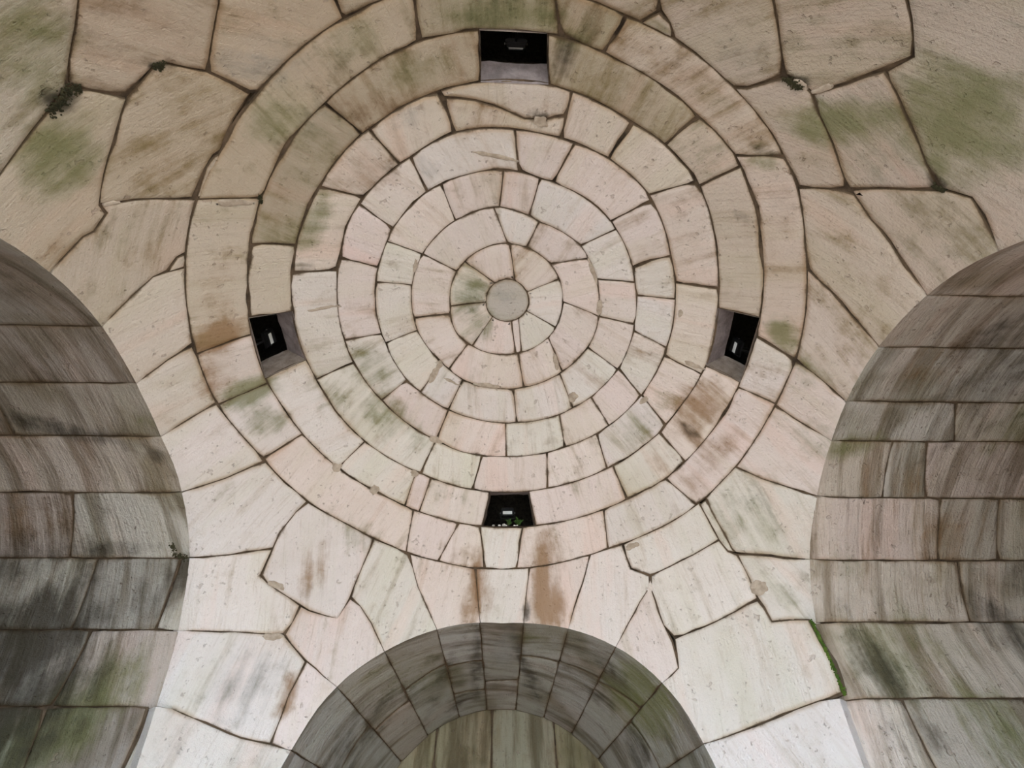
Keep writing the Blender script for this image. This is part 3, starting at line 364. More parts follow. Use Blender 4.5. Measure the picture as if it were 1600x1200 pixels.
PATCHES = [('ring5', -175.68, 30.61, 0.136, 0.02, -1.59), ('ring3', 136.4, 16.57, 0.031, 0.057, -0.37), ('ring3', 134.69, 18.87, 0.037, 0.088, -0.33), ('ring4', -94.18, 25.84, 0.183, 0.021, -2.84), ('ring5', -81.44, 31.52, 0.058, 0.045, 3.12), ('ring3', -25.55, 16.08, 0.022, 0.12, 1.61), ('ring4', 31.37, 30.44, 0.062, 0.03, 0.13), ('ring2', 53.0, 21.68, 0.044, 0.052, 0.54), ('ring3', 48.93, 14.36, 0.025, 0.09, 0.45), ('ring4', -3.41, 29.86, 0.027, 0.041, 1.39), ('ring3', 124.05, 17.87, 0.088, 0.019, -0.08), ('ring3', 102.13, 16.22, 0.138, 0.026, -0.06), ('ring4', 115.07, 25.73, 0.032, 0.076, 0.07), ('ring6', 139.51, 41.94, 0.058, 0.053, -0.63), ('ring6', 127.6, 41.98, 0.054, 0.054, -0.47), ('ring5', 119.75, 36.47, 0.063, 0.037, -0.05), ('ring4', 117.03, 29.11, 0.077, 0.038, 0.14), ('pen_br', 39.77, 65.2, 0.076, 0.064, 0.49), ('pen_bl', 134.94, 62.61, 0.077, 0.034, -0.05), ('pen_bl', 131.65, 69.43, 0.091, 0.029, -0.37), ('ring5', 11.76, 34.16, 0.086, 0.024, 1.57), ('ring6', 122.03, 40.26, 0.043, 0.043, -0.41), ('pen_br', 58.4, 50.7, 0.073, 0.034, 0.02), ('ring3', -1.37, 16.47, 0.029, 0.074, 1.46), ('ring2', -153.48, 16.89, 0.022, 0.071, -1.74), ('pen_tl', -152.26, 58.17, 0.053, 0.016, -1.85), ('ring7', -149.64, 44.53, 0.142, 0.029, -1.82), ('pen_tr', -48.72, 54.05, 0.049, 0.035, 2.7), ('pen_tr', -47.01, 55.8, 0.073, 0.023, 1.68)]
MOSS = [('strip of wet green moss in the joint beside the right recess', [(35.45, 72.57), (35.7, 73.86), (36.25, 77.66), (37.05, 81.93)], 0.01, 420, 0), ('thick dark moss clump in the upper left joint corner', [(-142.12, 65.5), (-140.52, 65.0), (-139.09, 64.71), (-138.74, 63.96)], 0.026, 230, 1), ('small dark moss tuft on the upper edge of a left spandrel stone', [(-133.46, 58.96), (-132.76, 58.44)], 0.01, 70, 1), ('dark moss tuft at the joint corner of the upper right spandrel', [(-50.81, 53.22), (-49.37, 53.62), (-48.4, 54.04)], 0.018, 150, 1), ('dark moss tuft at the right end of the upper right joint', [(-31.45, 62.59), (-30.83, 63.47)], 0.014, 90, 1), ('dark moss tuft beside the ring on the left', [(-146.9, 42.23), (-148.24, 41.66)], 0.01, 60, 1), ('dark moss at the arch corner joint left', [(154.17, 66.2), (152.37, 66.93), (150.77, 66.33)], 0.016, 120, 1)]
STAINS = {
'S': [
  [0,0.95,0.615,-0.548,0.567,0.062,-0.027,-0.1,0.029,0.046,0.012],
  [0,0.85,0.715,-0.571,0.404,0.048,-0.012,-0.112,0.066,0.107,0.023],
  [0,0.5,0.628,-0.656,0.419,0.037,-0.001,-0.059,0.03,0.042,0.019],
  [0,0.85,-0.75,-0.491,0.443,0.038,0.011,0.073,-0.042,0.08,0.013],
  [0,0.7,-0.669,-0.651,0.36,0.036,-0.001,0.062,-0.069,0.096,0.035],
  [0,0.62,-0.109,-0.033,0.993,0.063,0.02,0.006,-0.027,0.096,-0.002],
  [0,0.7,-0.074,0.067,0.995,0.048,0.031,0.001,-0.035,0.062,-0.008],
  [0,0.55,-0.408,0.175,0.896,0.07,0.101,0.008,-0.05,0.042,-0.033],
  [0,0.6,-0.352,0.347,0.869,0.116,0.122,-0.01,-0.042,0.041,-0.035],
  [0,0.45,-0.514,0.234,0.825,0.064,0.103,0.007,-0.041,0.032,-0.036],
  [0,0.7,-0.485,-0.279,0.829,0.034,0.022,0.027,-0.055,0.109,0.0],
  [0,1.0,0.71,-0.049,0.702,0.018,-0.029,-0.021,0.026,0.044,-0.024],
  [0,0.7,0.769,0.024,0.639,0.039,0.024,-0.05,-0.008,0.037,0.008],
  [0,0.95,-0.69,0.144,0.709,0.066,-0.001,0.062,0.006,0.048,-0.005],
  [0,0.6,-0.673,0.231,0.703,0.046,0.081,0.014,-0.03,0.029,-0.039],
  [0,0.45,0.445,0.317,0.838,0.087,-0.115,-0.009,0.053,0.048,-0.048],
  [0,0.85,-0.018,-0.714,0.7,0.145,-0.002,-0.006,-0.0,0.031,0.031],
  [0,0.65,-0.48,-0.523,0.704,0.059,-0.047,0.004,0.018,0.043,0.043],
  [0,0.55,-0.191,-0.618,0.763,0.114,-0.04,-0.009,0.01,0.04,0.034],
  [0,0.45,-0.285,-0.671,0.685,0.087,-0.047,-0.014,0.015,0.033,0.038],
  [0,0.45,0.687,0.47,0.555,0.092,-0.067,-0.065,-0.006,0.082,-0.067],
  [0,0.4,-0.447,0.622,0.643,0.107,0.09,-0.021,-0.036,0.03,-0.056],
  [0,0.35,0.747,0.55,0.372,0.063,-0.059,-0.044,-0.011,0.052,-0.058],
  [0,0.35,-0.183,0.586,0.79,0.118,0.046,-0.012,-0.017,0.037,-0.032],
  [0,0.45,0.267,-0.699,0.663,0.067,0.029,0.001,-0.006,0.02,0.023],
  [0,0.45,0.411,-0.584,0.7,0.066,0.048,-0.001,-0.01,0.021,0.023],
  [0,0.7,0.551,-0.466,0.693,0.031,0.002,-0.024,0.007,0.025,0.011],
  [0,0.3,0.249,0.557,0.792,0.097,-0.041,-0.005,0.009,0.028,-0.023],
  [0,0.4,-0.465,-0.439,0.769,0.032,0.033,0.037,-0.058,0.073,0.003],
  [0,0.3,-0.74,0.374,0.56,0.046,0.033,0.036,0.001,0.043,-0.028],
  [0,0.5,0.813,0.181,0.553,0.042,-0.04,-0.051,0.005,0.06,-0.029],
  [0,0.55,0.126,-0.678,0.724,0.042,0.012,0.003,-0.011,0.04,0.038],
  [0,0.4,-0.412,-0.492,0.767,0.068,-0.055,-0.001,0.013,0.025,0.023],
  [0,0.4,0.669,-0.489,0.56,0.072,-0.019,-0.11,0.024,0.048,0.012],
  [1,0.95,-0.718,-0.031,0.695,0.048,0.002,0.048,-0.001,0.049,-0.0],
  [1,0.4,-0.691,-0.156,0.706,0.045,0.018,0.046,-0.028,0.115,-0.007],
  [1,0.75,0.567,0.245,0.787,0.057,-0.108,-0.013,0.051,0.036,-0.05],
  [1,0.9,0.555,0.309,0.772,0.017,-0.022,-0.004,0.045,0.049,-0.054],
  [1,0.5,0.612,0.368,0.699,0.068,-0.142,0.006,0.034,0.014,-0.038],
  [1,0.95,0.128,0.785,0.607,0.041,-0.003,-0.005,-0.014,0.105,-0.146],
  [1,0.5,0.177,0.773,0.61,0.028,-0.003,-0.004,-0.013,0.091,-0.121],
  [1,1.0,0.143,0.827,0.544,0.059,-0.005,-0.01,-0.011,0.048,-0.074],
  [1,0.9,-0.085,0.788,0.609,0.023,0.001,0.001,0.004,0.078,-0.108],
  [1,0.6,-0.101,0.841,0.531,0.052,0.004,0.003,0.003,0.038,-0.063],
  [1,0.5,-0.048,0.819,0.572,0.037,0.001,0.001,0.002,0.052,-0.078],
  [1,0.3,-0.168,0.724,0.67,0.082,0.009,0.008,0.003,0.053,-0.059],
  [1,1.0,-0.56,0.793,0.24,0.021,0.014,0.0,-0.004,0.014,-0.06],
  [1,1.0,-0.563,0.777,0.282,0.01,0.007,-0.001,-0.005,0.004,-0.022],
  [1,0.4,-0.673,-0.453,0.584,0.058,0.011,0.073,-0.039,0.088,0.019],
  [1,0.5,-0.332,-0.39,0.859,0.058,-0.043,0.001,0.023,0.044,0.028],
  [1,0.5,0.369,-0.606,0.705,0.091,0.057,-0.003,-0.013,0.032,0.033],
  [1,0.6,-0.742,0.074,0.666,0.041,-0.006,0.045,0.007,0.053,0.0],
  [1,0.4,-0.54,0.639,0.547,0.039,0.031,0.001,-0.038,0.06,-0.116],
  [1,0.35,0.623,-0.359,0.695,0.028,-0.008,-0.029,0.037,0.105,0.016],
  [1,0.35,-0.393,-0.37,0.842,0.041,0.037,0.034,-0.06,0.081,0.004],
  [1,0.3,0.477,-0.576,0.664,0.038,-0.003,-0.031,0.016,0.035,0.018],
  [1,0.3,-0.768,-0.276,0.578,0.066,-0.025,0.071,-0.005,0.042,0.013],
  [1,0.4,-0.543,-0.339,0.768,0.034,0.006,0.026,-0.018,0.063,0.013],
  [1,0.35,0.484,0.389,0.784,0.068,-0.025,-0.031,0.002,0.071,-0.038],
  [1,0.35,-0.119,-0.674,0.729,0.098,-0.023,-0.009,0.006,0.031,0.029],
  [1,0.2,0.586,0.081,0.806,0.028,-0.011,-0.019,0.01,0.075,-0.017],
  [2,1.0,-0.7,-0.576,0.423,0.018,-0.014,0.01,-0.004,0.016,0.016],
  [2,0.9,-0.584,-0.623,0.52,0.013,0.004,0.02,-0.005,0.007,0.003],
  [2,1.0,0.524,-0.615,0.589,0.023,0.007,-0.013,0.004,0.014,0.011],
  [2,1.0,0.76,-0.465,0.454,0.007,-0.003,-0.015,0.008,0.014,0.002],
  [2,0.9,0.073,-0.521,0.85,0.029,0.004,-0.0,-0.002,0.017,0.01],
  [2,0.4,-0.03,-0.717,0.696,0.132,-0.002,-0.003,-0.001,0.033,0.033],
  [2,0.7,0.115,-0.643,0.757,0.029,0.004,-0.001,-0.003,0.05,0.042],
  [2,0.25,-0.204,-0.618,0.76,0.088,-0.031,-0.005,0.007,0.029,0.025],
  [2,0.2,-0.346,-0.622,0.702,0.143,-0.087,-0.017,0.013,0.03,0.032],
  [2,0.25,-0.5,-0.471,0.727,0.044,-0.036,0.006,0.011,0.027,0.024],
  [2,0.3,0.53,-0.386,0.755,0.014,-0.006,-0.013,0.042,0.088,0.013],
  [2,0.4,0.615,-0.373,0.695,0.031,-0.008,-0.033,0.013,0.035,0.007],
  [2,0.5,-0.52,-0.174,0.836,0.024,0.005,0.016,-0.005,0.025,0.002],
  [2,0.35,-0.301,-0.396,0.867,0.039,-0.029,-0.0,0.013,0.023,0.015],
  [2,0.8,0.555,0.306,0.773,0.012,-0.016,-0.003,0.029,0.033,-0.035],
  [2,0.9,0.074,0.843,0.532,0.018,-0.001,-0.001,-0.0,0.019,-0.031],
  [2,0.4,-0.295,0.727,0.62,0.023,0.005,0.005,0.002,0.02,-0.023],
  [2,0.5,0.698,0.581,0.419,0.022,-0.017,-0.013,-0.003,0.018,-0.019],
  [2,0.7,-0.819,0.424,0.386,0.036,0.037,0.032,0.004,0.028,-0.024],
  [2,0.3,0.334,-0.639,0.693,0.07,0.031,-0.007,-0.003,0.015,0.016],
  [2,0.6,0.55,-0.48,0.684,0.035,0.003,-0.027,0.004,0.013,0.006],
  [2,0.5,-0.605,-0.354,0.713,0.04,0.008,0.037,-0.005,0.015,0.003],
  [2,1.0,-0.557,0.789,0.258,0.007,0.005,-0.0,-0.002,0.004,-0.017],
  [3,0.5,-0.649,0.723,0.235,0.079,0.04,0.079,0.05,0.061,-0.057],
  [3,0.25,-0.182,0.262,0.948,0.123,0.009,0.017,-0.002,0.082,-0.025],
  [3,0.5,-0.096,-0.008,0.995,0.058,0.001,0.005,-0.002,0.084,-0.001],
  [3,0.5,-0.465,-0.627,0.625,0.085,-0.0,0.059,-0.025,0.053,0.033],
  [3,0.4,0.417,-0.661,0.624,0.081,-0.001,-0.06,0.03,0.061,0.042],
  [3,0.5,0.001,-0.017,1.0,0.051,-0.001,-0.001,0.001,0.055,0.0],
  [3,0.4,-0.221,-0.529,0.82,0.042,0.0,0.011,-0.006,0.033,0.019],
  [3,0.5,-0.194,-0.408,0.892,0.037,0.001,0.008,-0.005,0.039,0.016],
  [3,0.3,-0.399,-0.532,0.746,0.019,0.026,0.028,-0.054,0.049,0.004],
  [3,0.3,0.707,0.421,0.568,0.06,-0.044,-0.045,-0.002,0.057,-0.042],
  [3,0.3,-0.531,0.698,0.481,0.063,0.03,0.023,0.006,0.032,-0.041],
  [3,0.3,-0.346,0.849,0.398,0.106,0.031,0.019,0.008,0.03,-0.059],
],
'L': [
  [2,0.85,-1.09,0.568,0.243,0.158,0.0,0.0,0.039,0.035,-0.076],
  [2,0.85,-1.071,0.619,0.106,0.159,0.0,0.0,0.055,0.021,-0.08],
  [0,0.9,-1.007,0.629,0.071,0.208,0.0,0.0,0.056,0.017,-0.081],
  [2,0.68,-0.824,0.479,0.374,0.037,0.007,-0.008,-0.007,0.073,-0.092],
  [2,0.68,-1.08,0.441,0.413,0.253,0.0,0.0,0.002,0.024,-0.022],
  [2,0.68,-1.065,0.142,0.526,0.29,0.0,0.0,-0.009,0.031,-0.004],
  [2,0.2975,-1.051,-0.029,0.527,0.172,-0.01,-0.001,-0.033,0.062,0.005],
  [2,0.51,-0.896,0.486,0.366,0.012,0.0,0.0,-0.009,0.059,-0.076],
  [2,0.68,-1.135,0.533,0.302,0.181,0.0,0.0,0.013,0.017,-0.027],
  [2,0.595,-1.035,0.479,0.374,0.049,0.014,-0.016,-0.009,0.054,-0.067],
  [0,0.6,-0.859,0.111,0.529,0.036,0.01,-0.001,0.002,0.021,-0.002],
  [2,0.34,-1.095,0.356,0.468,0.143,0.0,0.0,-0.004,0.074,-0.043],
  [1,0.4,-1.211,0.384,0.452,0.131,0.0,0.0,0.008,0.081,-0.053],
  [2,0.2125,-0.943,-0.263,0.456,0.103,-0.009,-0.005,-0.081,0.094,0.048],
  [0,0.5,-0.924,0.586,0.205,0.061,0.0,0.0,0.026,0.019,-0.049],
  [2,0.85,-1.182,0.548,0.28,0.206,0.0,0.0,0.027,0.041,-0.074],
  [2,0.68,-0.983,0.603,0.155,0.085,0.0,0.0,0.027,0.016,-0.049],
  [2,0.595,-1.247,0.461,0.394,0.205,0.0,0.0,0.026,0.057,-0.064],
  [2,0.68,-1.047,0.638,0.025,0.16,0.0,0.0,0.043,0.01,-0.062],
],
'R': [
  [2,0.432,1.347,0.479,0.379,0.121,0.0,0.0,-0.029,0.075,-0.086],
  [2,0.504,1.187,-0.074,0.54,0.093,0.0,0.0,0.111,0.172,0.023],
  [2,0.576,1.288,0.573,0.244,0.097,0.0,0.0,-0.049,0.027,-0.067],
  [2,0.72,0.904,0.591,0.196,0.061,-0.007,0.019,0.022,0.031,-0.097],
  [0,0.7,0.916,0.588,0.206,0.085,-0.011,0.029,0.011,0.034,-0.107],
  [2,0.576,0.93,0.627,0.064,0.074,-0.004,0.02,0.008,0.01,-0.06],
  [2,0.72,1.258,0.557,0.277,0.097,0.0,0.0,-0.038,0.028,-0.055],
  [0,0.8,1.114,0.624,0.079,0.085,0.002,-0.01,-0.053,0.016,-0.09],
  [2,0.576,1.079,-0.148,0.52,0.104,0.0,0.0,0.056,0.068,0.022],
  [1,0.4,1.025,0.253,0.517,0.106,0.0,0.0,0.015,0.105,-0.041],
  [1,0.4,1.156,0.391,0.451,0.108,0.0,0.0,0.003,0.085,-0.058],
  [0,0.7,0.865,0.189,0.535,0.118,0.0,0.0,0.009,0.04,-0.01],
  [2,0.432,1.067,0.027,0.552,0.072,-0.041,-0.002,0.033,0.041,0.0],
  [2,0.504,1.154,0.169,0.539,0.2,0.0,0.0,0.011,0.02,-0.004],
  [1,0.4,1.018,-0.069,0.541,0.082,-0.01,-0.002,0.043,0.091,0.014],
  [0,0.5,1.038,0.567,0.259,0.098,-0.015,0.027,-0.0,0.032,-0.076],
  [2,0.432,0.876,0.546,0.294,0.025,-0.006,0.009,-0.004,0.037,-0.062],
  [0,0.5,1.28,0.114,0.548,0.105,0.0,0.0,0.044,0.09,-0.014],
  [0,0.4,0.884,0.457,0.401,0.06,0.0,0.0,-0.004,0.044,-0.043],
],
'B': [
  [2,0.2975,-0.031,1.111,0.514,0.541,-0.171,-0.101,-0.003,0.287,0.01],
  [2,0.51,-0.199,1.123,0.479,0.033,0.012,0.013,0.006,0.274,0.001],
  [2,0.765,-0.086,1.104,0.51,0.025,0.001,0.003,-0.004,0.278,0.006],
  [2,0.765,0.079,1.102,0.51,0.026,-0.006,-0.004,0.014,0.282,0.006],
  [2,0.51,-0.428,1.087,0.284,0.079,0.18,0.084,-0.003,0.127,-0.044],
  [0,0.8,0.41,0.97,0.332,0.054,-0.19,-0.04,0.066,0.028,-0.104],
  [2,0.68,0.342,0.958,0.404,0.021,-0.04,-0.014,0.037,0.067,-0.039],
  [2,0.595,0.32,1.112,0.409,0.023,-0.057,-0.015,0.031,0.039,-0.032],
  [0,0.4,-0.293,1.039,0.43,0.104,0.228,0.056,-0.051,0.082,-0.041],
  [0,0.4,0.071,0.953,0.506,0.082,-0.014,-0.01,0.007,0.072,0.002],
  [2,0.68,0.424,1.166,0.264,0.019,-0.086,-0.012,0.034,-0.004,-0.086],
  [3,0.7,0.012,0.993,0.51,0.045,0.004,-0.0,-0.0,0.132,0.005],
  [2,0.68,-0.155,1.314,0.496,0.031,0.023,0.011,-0.001,0.067,-0.0],
],
}

# ------------------------------------------------------------------ surfaces
def sphere_point(az, co, d):
    """az, co in radians, d = depth towards the room (metres)"""
    down = np.maximum(co - np.pi / 2, 0)
    co2 = np.minimum(co, np.pi / 2)
    r = RAD + 0 * az - d
    return np.stack([r * np.sin(co2) * np.cos(az), r * np.sin(co2) * np.sin(az), r * np.cos(co2) - down * RAD], -1)

class SphereChart:
    def __init__(s, az, co):
        v = np.stack([np.sin(co) * np.cos(az), np.sin(co) * np.sin(az), np.cos(co)], -1)
        c = v.mean(0); s.c = c / np.linalg.norm(c)
        e = np.array([0, 0, 1.]) - s.c * s.c[2]
        if np.linalg.norm(e) < .05:
            e = np.array([1., 0, 0]) - s.c * s.c[0]
        s.ev = -e / np.linalg.norm(e)           # away from the crown
        s.eu = np.cross(s.ev, s.c)
    def fwd(s, az, co):
        v = np.stack([np.sin(co) * np.cos(az), np.sin(co) * np.sin(az), np.cos(co)], -1)
        dt = np.clip(v @ s.c, -1, 1); th = np.arccos(dt)
        t = v - dt[:, None] * s.c
        n = np.linalg.norm(t, axis=1); n[n < 1e-9] = 1
        t = t / n[:, None] * (th * RAD)[:, None]
        return np.stack([t @ s.eu, t @ s.ev], -1)
    def __call__(s, uv, d):
        uv = np.asarray(uv, float)
        th = np.hypot(uv[:, 0], uv[:, 1]) / RAD
        n = np.where(th < 1e-9, 1, th * RAD)
        t = (uv[:, 0] / n)[:, None] * s.eu + (uv[:, 1] / n)[:, None] * s.ev
        v = np.cos(th)[:, None] * s.c + np.sin(th)[:, None] * t
        az = np.arctan2(v[:, 1], v[:, 0]); co = np.arccos(np.clip(v[:, 2], -1, 1))
        return sphere_point(az, co, d)

ARCH = {'L': (0.049, -.063, .603), 'R': (0.053, -.032, .587), 'B': (-.002, -.034, .553), 'T': (0, -.045, .57)}
B_BACK = (-.0005, .1095, .416)
B_DEPTH = 1.415
def profile(c, t, cor=None):
    uc, zc, r = c
    tt = np.clip(t, -90, 90)
    rc = r + (np.interp(t, *cor) if cor else 0)          # slightly settled, not a perfect circle
    return (uc + rc * np.sin(np.radians(tt)),
            zc + rc * np.cos(np.radians(tt)) - r * np.radians(np.abs(t) - np.abs(tt)))
def arch_edge(b, t):
    u, z = profile(ARCH[b], t, SETTLE[b])
    w = np.sqrt(np.maximum(1 - u * u - np.maximum(z, 0) ** 2, 0))
    return np.stack({'L': [-w, u, z], 'R': [w, u, z], 'B': [u, w, z], 'T': [u, -w, z]}[b], -1)
def arch_back(b, t):
    e = arch_edge(b, t).copy()
    if b == 'L': e[:, 0] = -2.0
    if b == 'R': e[:, 0] = 2.0
    if b == 'T': e[:, 1] = -1.15
    if b == 'B':
        u, z = profile(B_BACK, t)
        e = np.stack([u, 0 * u + B_DEPTH, z], -1)
    return e
def arch_floor(b):
    uc, zc, r = ARCH[b]
    return 90 + math.degrees((-FLOOR_Z / RAD + zc) / r)
class BarrelChart:
    """chart (metres): u = arc length along the profile, v = distance into the arch"""
    def __init__(s, b, tmid):
        s.b = b; s.r = ARCH[b][2]
        t = np.array([float(tmid)])
        s.len = float(np.linalg.norm(arch_back(b, t) - arch_edge(b, t)))
    def fwd(s, t, v):
        return np.stack([np.radians(t) * s.r * RAD, v * s.len * RAD], -1)
    def at(s, t, v):
        e = arch_edge(s.b, t); k = arch_back(s.b, t)
        return (e + (k - e) * v[:, None]) * RAD
    def __call__(s, uv, d):
        uv = np.asarray(uv, float)
        t = np.degrees(uv[:, 0] / (s.r * RAD)); v = uv[:, 1] / (s.len * RAD)
        p = s.at(t, v)
        dt = s.at(t + .4, v) - s.at(t - .4, v)
        dv = s.at(t, v + .01) - s.at(t, v - .01)
        n = np.cross(dt, dv)
        n /= np.linalg.norm(n, axis=1)[:, None] + 1e-12
        cz = np.zeros_like(p)
        cz[:, 2] = ARCH[s.b][1] * RAD
        if s.b in 'LR': cz[:, 0] = p[:, 0]; cz[:, 1] = ARCH[s.b][0] * RAD
        else: cz[:, 1] = p[:, 1]
        cz[:, 2] = np.minimum(cz[:, 2], p[:, 2])
        sg = np.sign(np.einsum('ij,ij->i', n, cz - p)); sg[sg == 0] = 1
        return p + n * sg[:, None] * np.asarray(d)[:, None]
class PlaneChart:
    def __init__(s, o, ux, uy):
        s.o = np.array(o, float); s.ux = np.array(ux, float); s.uy = np.array(uy, float)
        s.n = np.cross(s.ux, s.uy)
    def __call__(s, uv, d):
        uv = np.asarray(uv, float)
        return s.o + uv[:, :1] * s.ux + uv[:, 1:2] * s.uy + s.n * np.asarray(d)[:, None]

# ------------------------------------------------------------------ stone builder
def nz(p, sc, seed=0.0):
    return noise.noise(Vector((p[0] * sc + seed, p[1] * sc - seed, p[2] * sc + 2 * seed)))

def area2(p):
    x, y = p[:, 0], p[:, 1]
    return .5 * float(np.sum(x * np.roll(y, -1) - y * np.roll(x, -1)))

def resample(poly, flag, step):
    pts, fl = [], []
    n = len(poly)
    for i in range(n):
        a, b = poly[i], poly[(i + 1) % n]
        L = float(np.linalg.norm(b - a))
        if L < .012:
            if flag[i] and pts and not fl[-1]: fl[-1] = 1
            if L < 1e-4: continue
        k = max(1, int(round(L / step)))
        for j in range(k):
            pts.append(a + (b - a) * j / k)
            if j == 0: fl.append(flag[i])
            else: fl.append(1 if (flag[i] and flag[(i + 1) % n]) else 0)
    return np.array(pts), np.array(fl)

def inset(p, fl, amt, arris_amt):
    """offset inwards (p is ccw); per-vertex amounts, arris edges use arris_amt"""
    n = len(p)
    nxt = np.roll(p, -1, 0)
    e = nxt - p
    L = np.linalg.norm(e, axis=1); L[L < 1e-9] = 1e-9
    e = e / L[:, None]
    nrm = np.stack([-e[:, 1], e[:, 0]], -1)
    ea = (fl == 1) & (np.roll(fl, -1) == 1)
    out = p.copy()
    for i in range(n):
        j = i - 1
        d1 = arris_amt if ea[j] else amt[i]
        d2 = arris_amt if ea[i] else amt[i]
        n1, n2 = nrm[j], nrm[i]
        det = n1[0] * n2[1] - n1[1] * n2[0]
        if abs(det) < .25:
            m = n1 + n2; m /= np.linalg.norm(m) + 1e-9
            out[i] = p[i] + m * (d1 + d2) * .5
        else:
            x = (d1 * n2[1] - d2 * n1[1]) / det
            y = (n1[0] * d2 - n2[0] * d1) / det
            v = np.array([x, y]); lv = np.linalg.norm(v); mx = 2.2 * max(d1, d2, 1e-6)
            if lv > mx: v *= mx / lv
            out[i] = p[i] + v
    return out

def in_poly(q, poly):
    x, y = q[:, 0][:, None], q[:, 1][:, None]
    x0, y0 = poly[:, 0][None], poly[:, 1][None]
    x1, y1 = np.roll(poly[:, 0], -1)[None], np.roll(poly[:, 1], -1)[None]
    c = ((y0 > y) != (y1 > y)) & (x < (x1 - x0) * (y - y0) / (y1 - y0 + 1e-12) + x0)
    return c.sum(1) % 2 == 1

def tri_fill(loop, step, margin):
    """triangulate the inside of loop with interior points; returns verts2d, faces; first len(loop) verts = loop"""
    lo, hi = loop.min(0), loop.max(0)
    gx = np.arange(lo[0] + step * .5, hi[0], step); gy = np.arange(lo[1] + step * .5, hi[1], step * .87)
    g = []
    for j, y in enumerate(gy):
        for x in gx:
            g.append((x + (step * .5 if j % 2 else 0), y))
    g = np.array(g) if g else np.zeros((0, 2))
    if len(g):
        g = g[in_poly(g, loop)]
    if len(g):
        dmin = np.min(np.linalg.norm(g[:, None] - loop[None], axis=2), axis=1)
        g = g[dmin > margin]
    pts = np.concatenate([loop, g]) if len(g) else loop
    n = len(loop)
    vs_, es_, fs_, ov, oe, of = delaunay_2d_cdt([Vector(p) for p in pts], [], [list(range(n))], 1, 1e-6)
    remap = {}
    for i, o in enumerate(ov):
        for k in o: remap.setdefault(k, i)
    return np.array([tuple(v) for v in vs_]), [tuple(f) for f in fs_], [remap.get(i, 0) for i in range(n)]

def stain_of(p, key):
    out = np.zeros((len(p), 4))
    q = p / RAD
    for s in STAINS.get(key, ()):
        c = np.array(s[2:5]); U = np.array(s[5:8]); V = np.array(s[8:11])
        w = q - c
        a = w @ U / (U @ U); b = w @ V / (V @ V)
        r2 = a * a + b * b
        f = s[1] * np.exp(-r2 ** 1.4)
        f[np.linalg.norm(w, axis=1) > 2.5 * max(np.linalg.norm(U), np.linalg.norm(V))] = 0
        out[:, s[0]] = np.maximum(out[:, s[0]], f)
    return out

def link(name, verts, faces, mat, parent=None, smooth=True):
    me = bpy.data.meshes.new(name)
    me.from_pydata([tuple(v) for v in verts], [], [tuple(f) for f in faces])
    if smooth: me.polygons.foreach_set('use_smooth', [True] * len(me.polygons))
    me.materials.append(mat)
    me.update()
    o = bpy.data.objects.new(name, me)
    col.objects.link(o)
    if parent: o.parent = parent
    return o

def arris_round(xyz, uv, arris_uv, b):
    """worn, rounded lower flanks of the side arches: shift both faces away from the room near the arris"""
    if b not in ('L', 'R') or len(arris_uv) == 0: return xyz
    d = np.min(np.linalg.norm(uv[:, None] - arris_uv[None], axis=2), axis=1)
    uc, zc, r = [v * RAD for v in ARCH[b]]
    by = xyz[:, 1] - uc; bz = xyz[:, 2] - zc
    t = np.degrees(np.arctan2(by, bz))
    k = np.clip((t - 8) / 40, 0, 1); k = k * k * (3 - 2 * k)
    f = .055 * k * np.clip(1 - d / .24, 0, 1) ** 2
    ro = xyz / np.linalg.norm(xyz, axis=1)[:, None]
    bo = np.stack([0 * by, by, np.maximum(bz, 0)], -1); bo /= np.linalg.norm(bo, axis=1)[:, None] + 1e-9
    return xyz + (ro + bo) * f[:, None]
def arris_side(key, uv, fl, chart):
    a = uv[fl == 1]
    if len(a) == 0: return None
    if key in ('L', 'R'): return key
    m = chart(a, np.zeros(len(a))).mean(0)
    if m[0] < -.72 * RAD: return 'L'
    if m[0] > .72 * RAD: return 'R'
    return None

BED = {}      # parent -> mortar bed pieces (verts, faces)
def add_bed(key, chart, poly, fl, depth=.015, step=.16, relief=.006):
    p, f = resample(poly, fl, .12)
    amt = np.full(len(p), -.007)
    big = inset(p, f, amt, .004)
    try:
        v, fs, _ = tri_fill(big, step, step * .5)
    except Exception:
        return
    xyz = chart(v, np.array([relief * (nz(q, 1.7, 3) + .45 * nz(q, 5, 11)) for q in chart(v, np.zeros(len(v)))]) - depth)
    sd = arris_side(key[-1], p, f, chart)
    if sd:
        q0 = chart(v, np.zeros(len(v)))
        sh = arris_round(q0, v, p[f == 1], sd) - q0
        xyz = xyz + sh * 1.25
    BED.setdefault(key, []).append((xyz, fs))

def build_bed(name, key, mat, parent=None):
    V, F = [], []
    for xyz, fs in BED.get(key, []):
        o = len(V); V += [tuple(x) for x in xyz]; F += [tuple(i + o for i in f) for f in fs]
    return link(name, V, F, mat, parent)

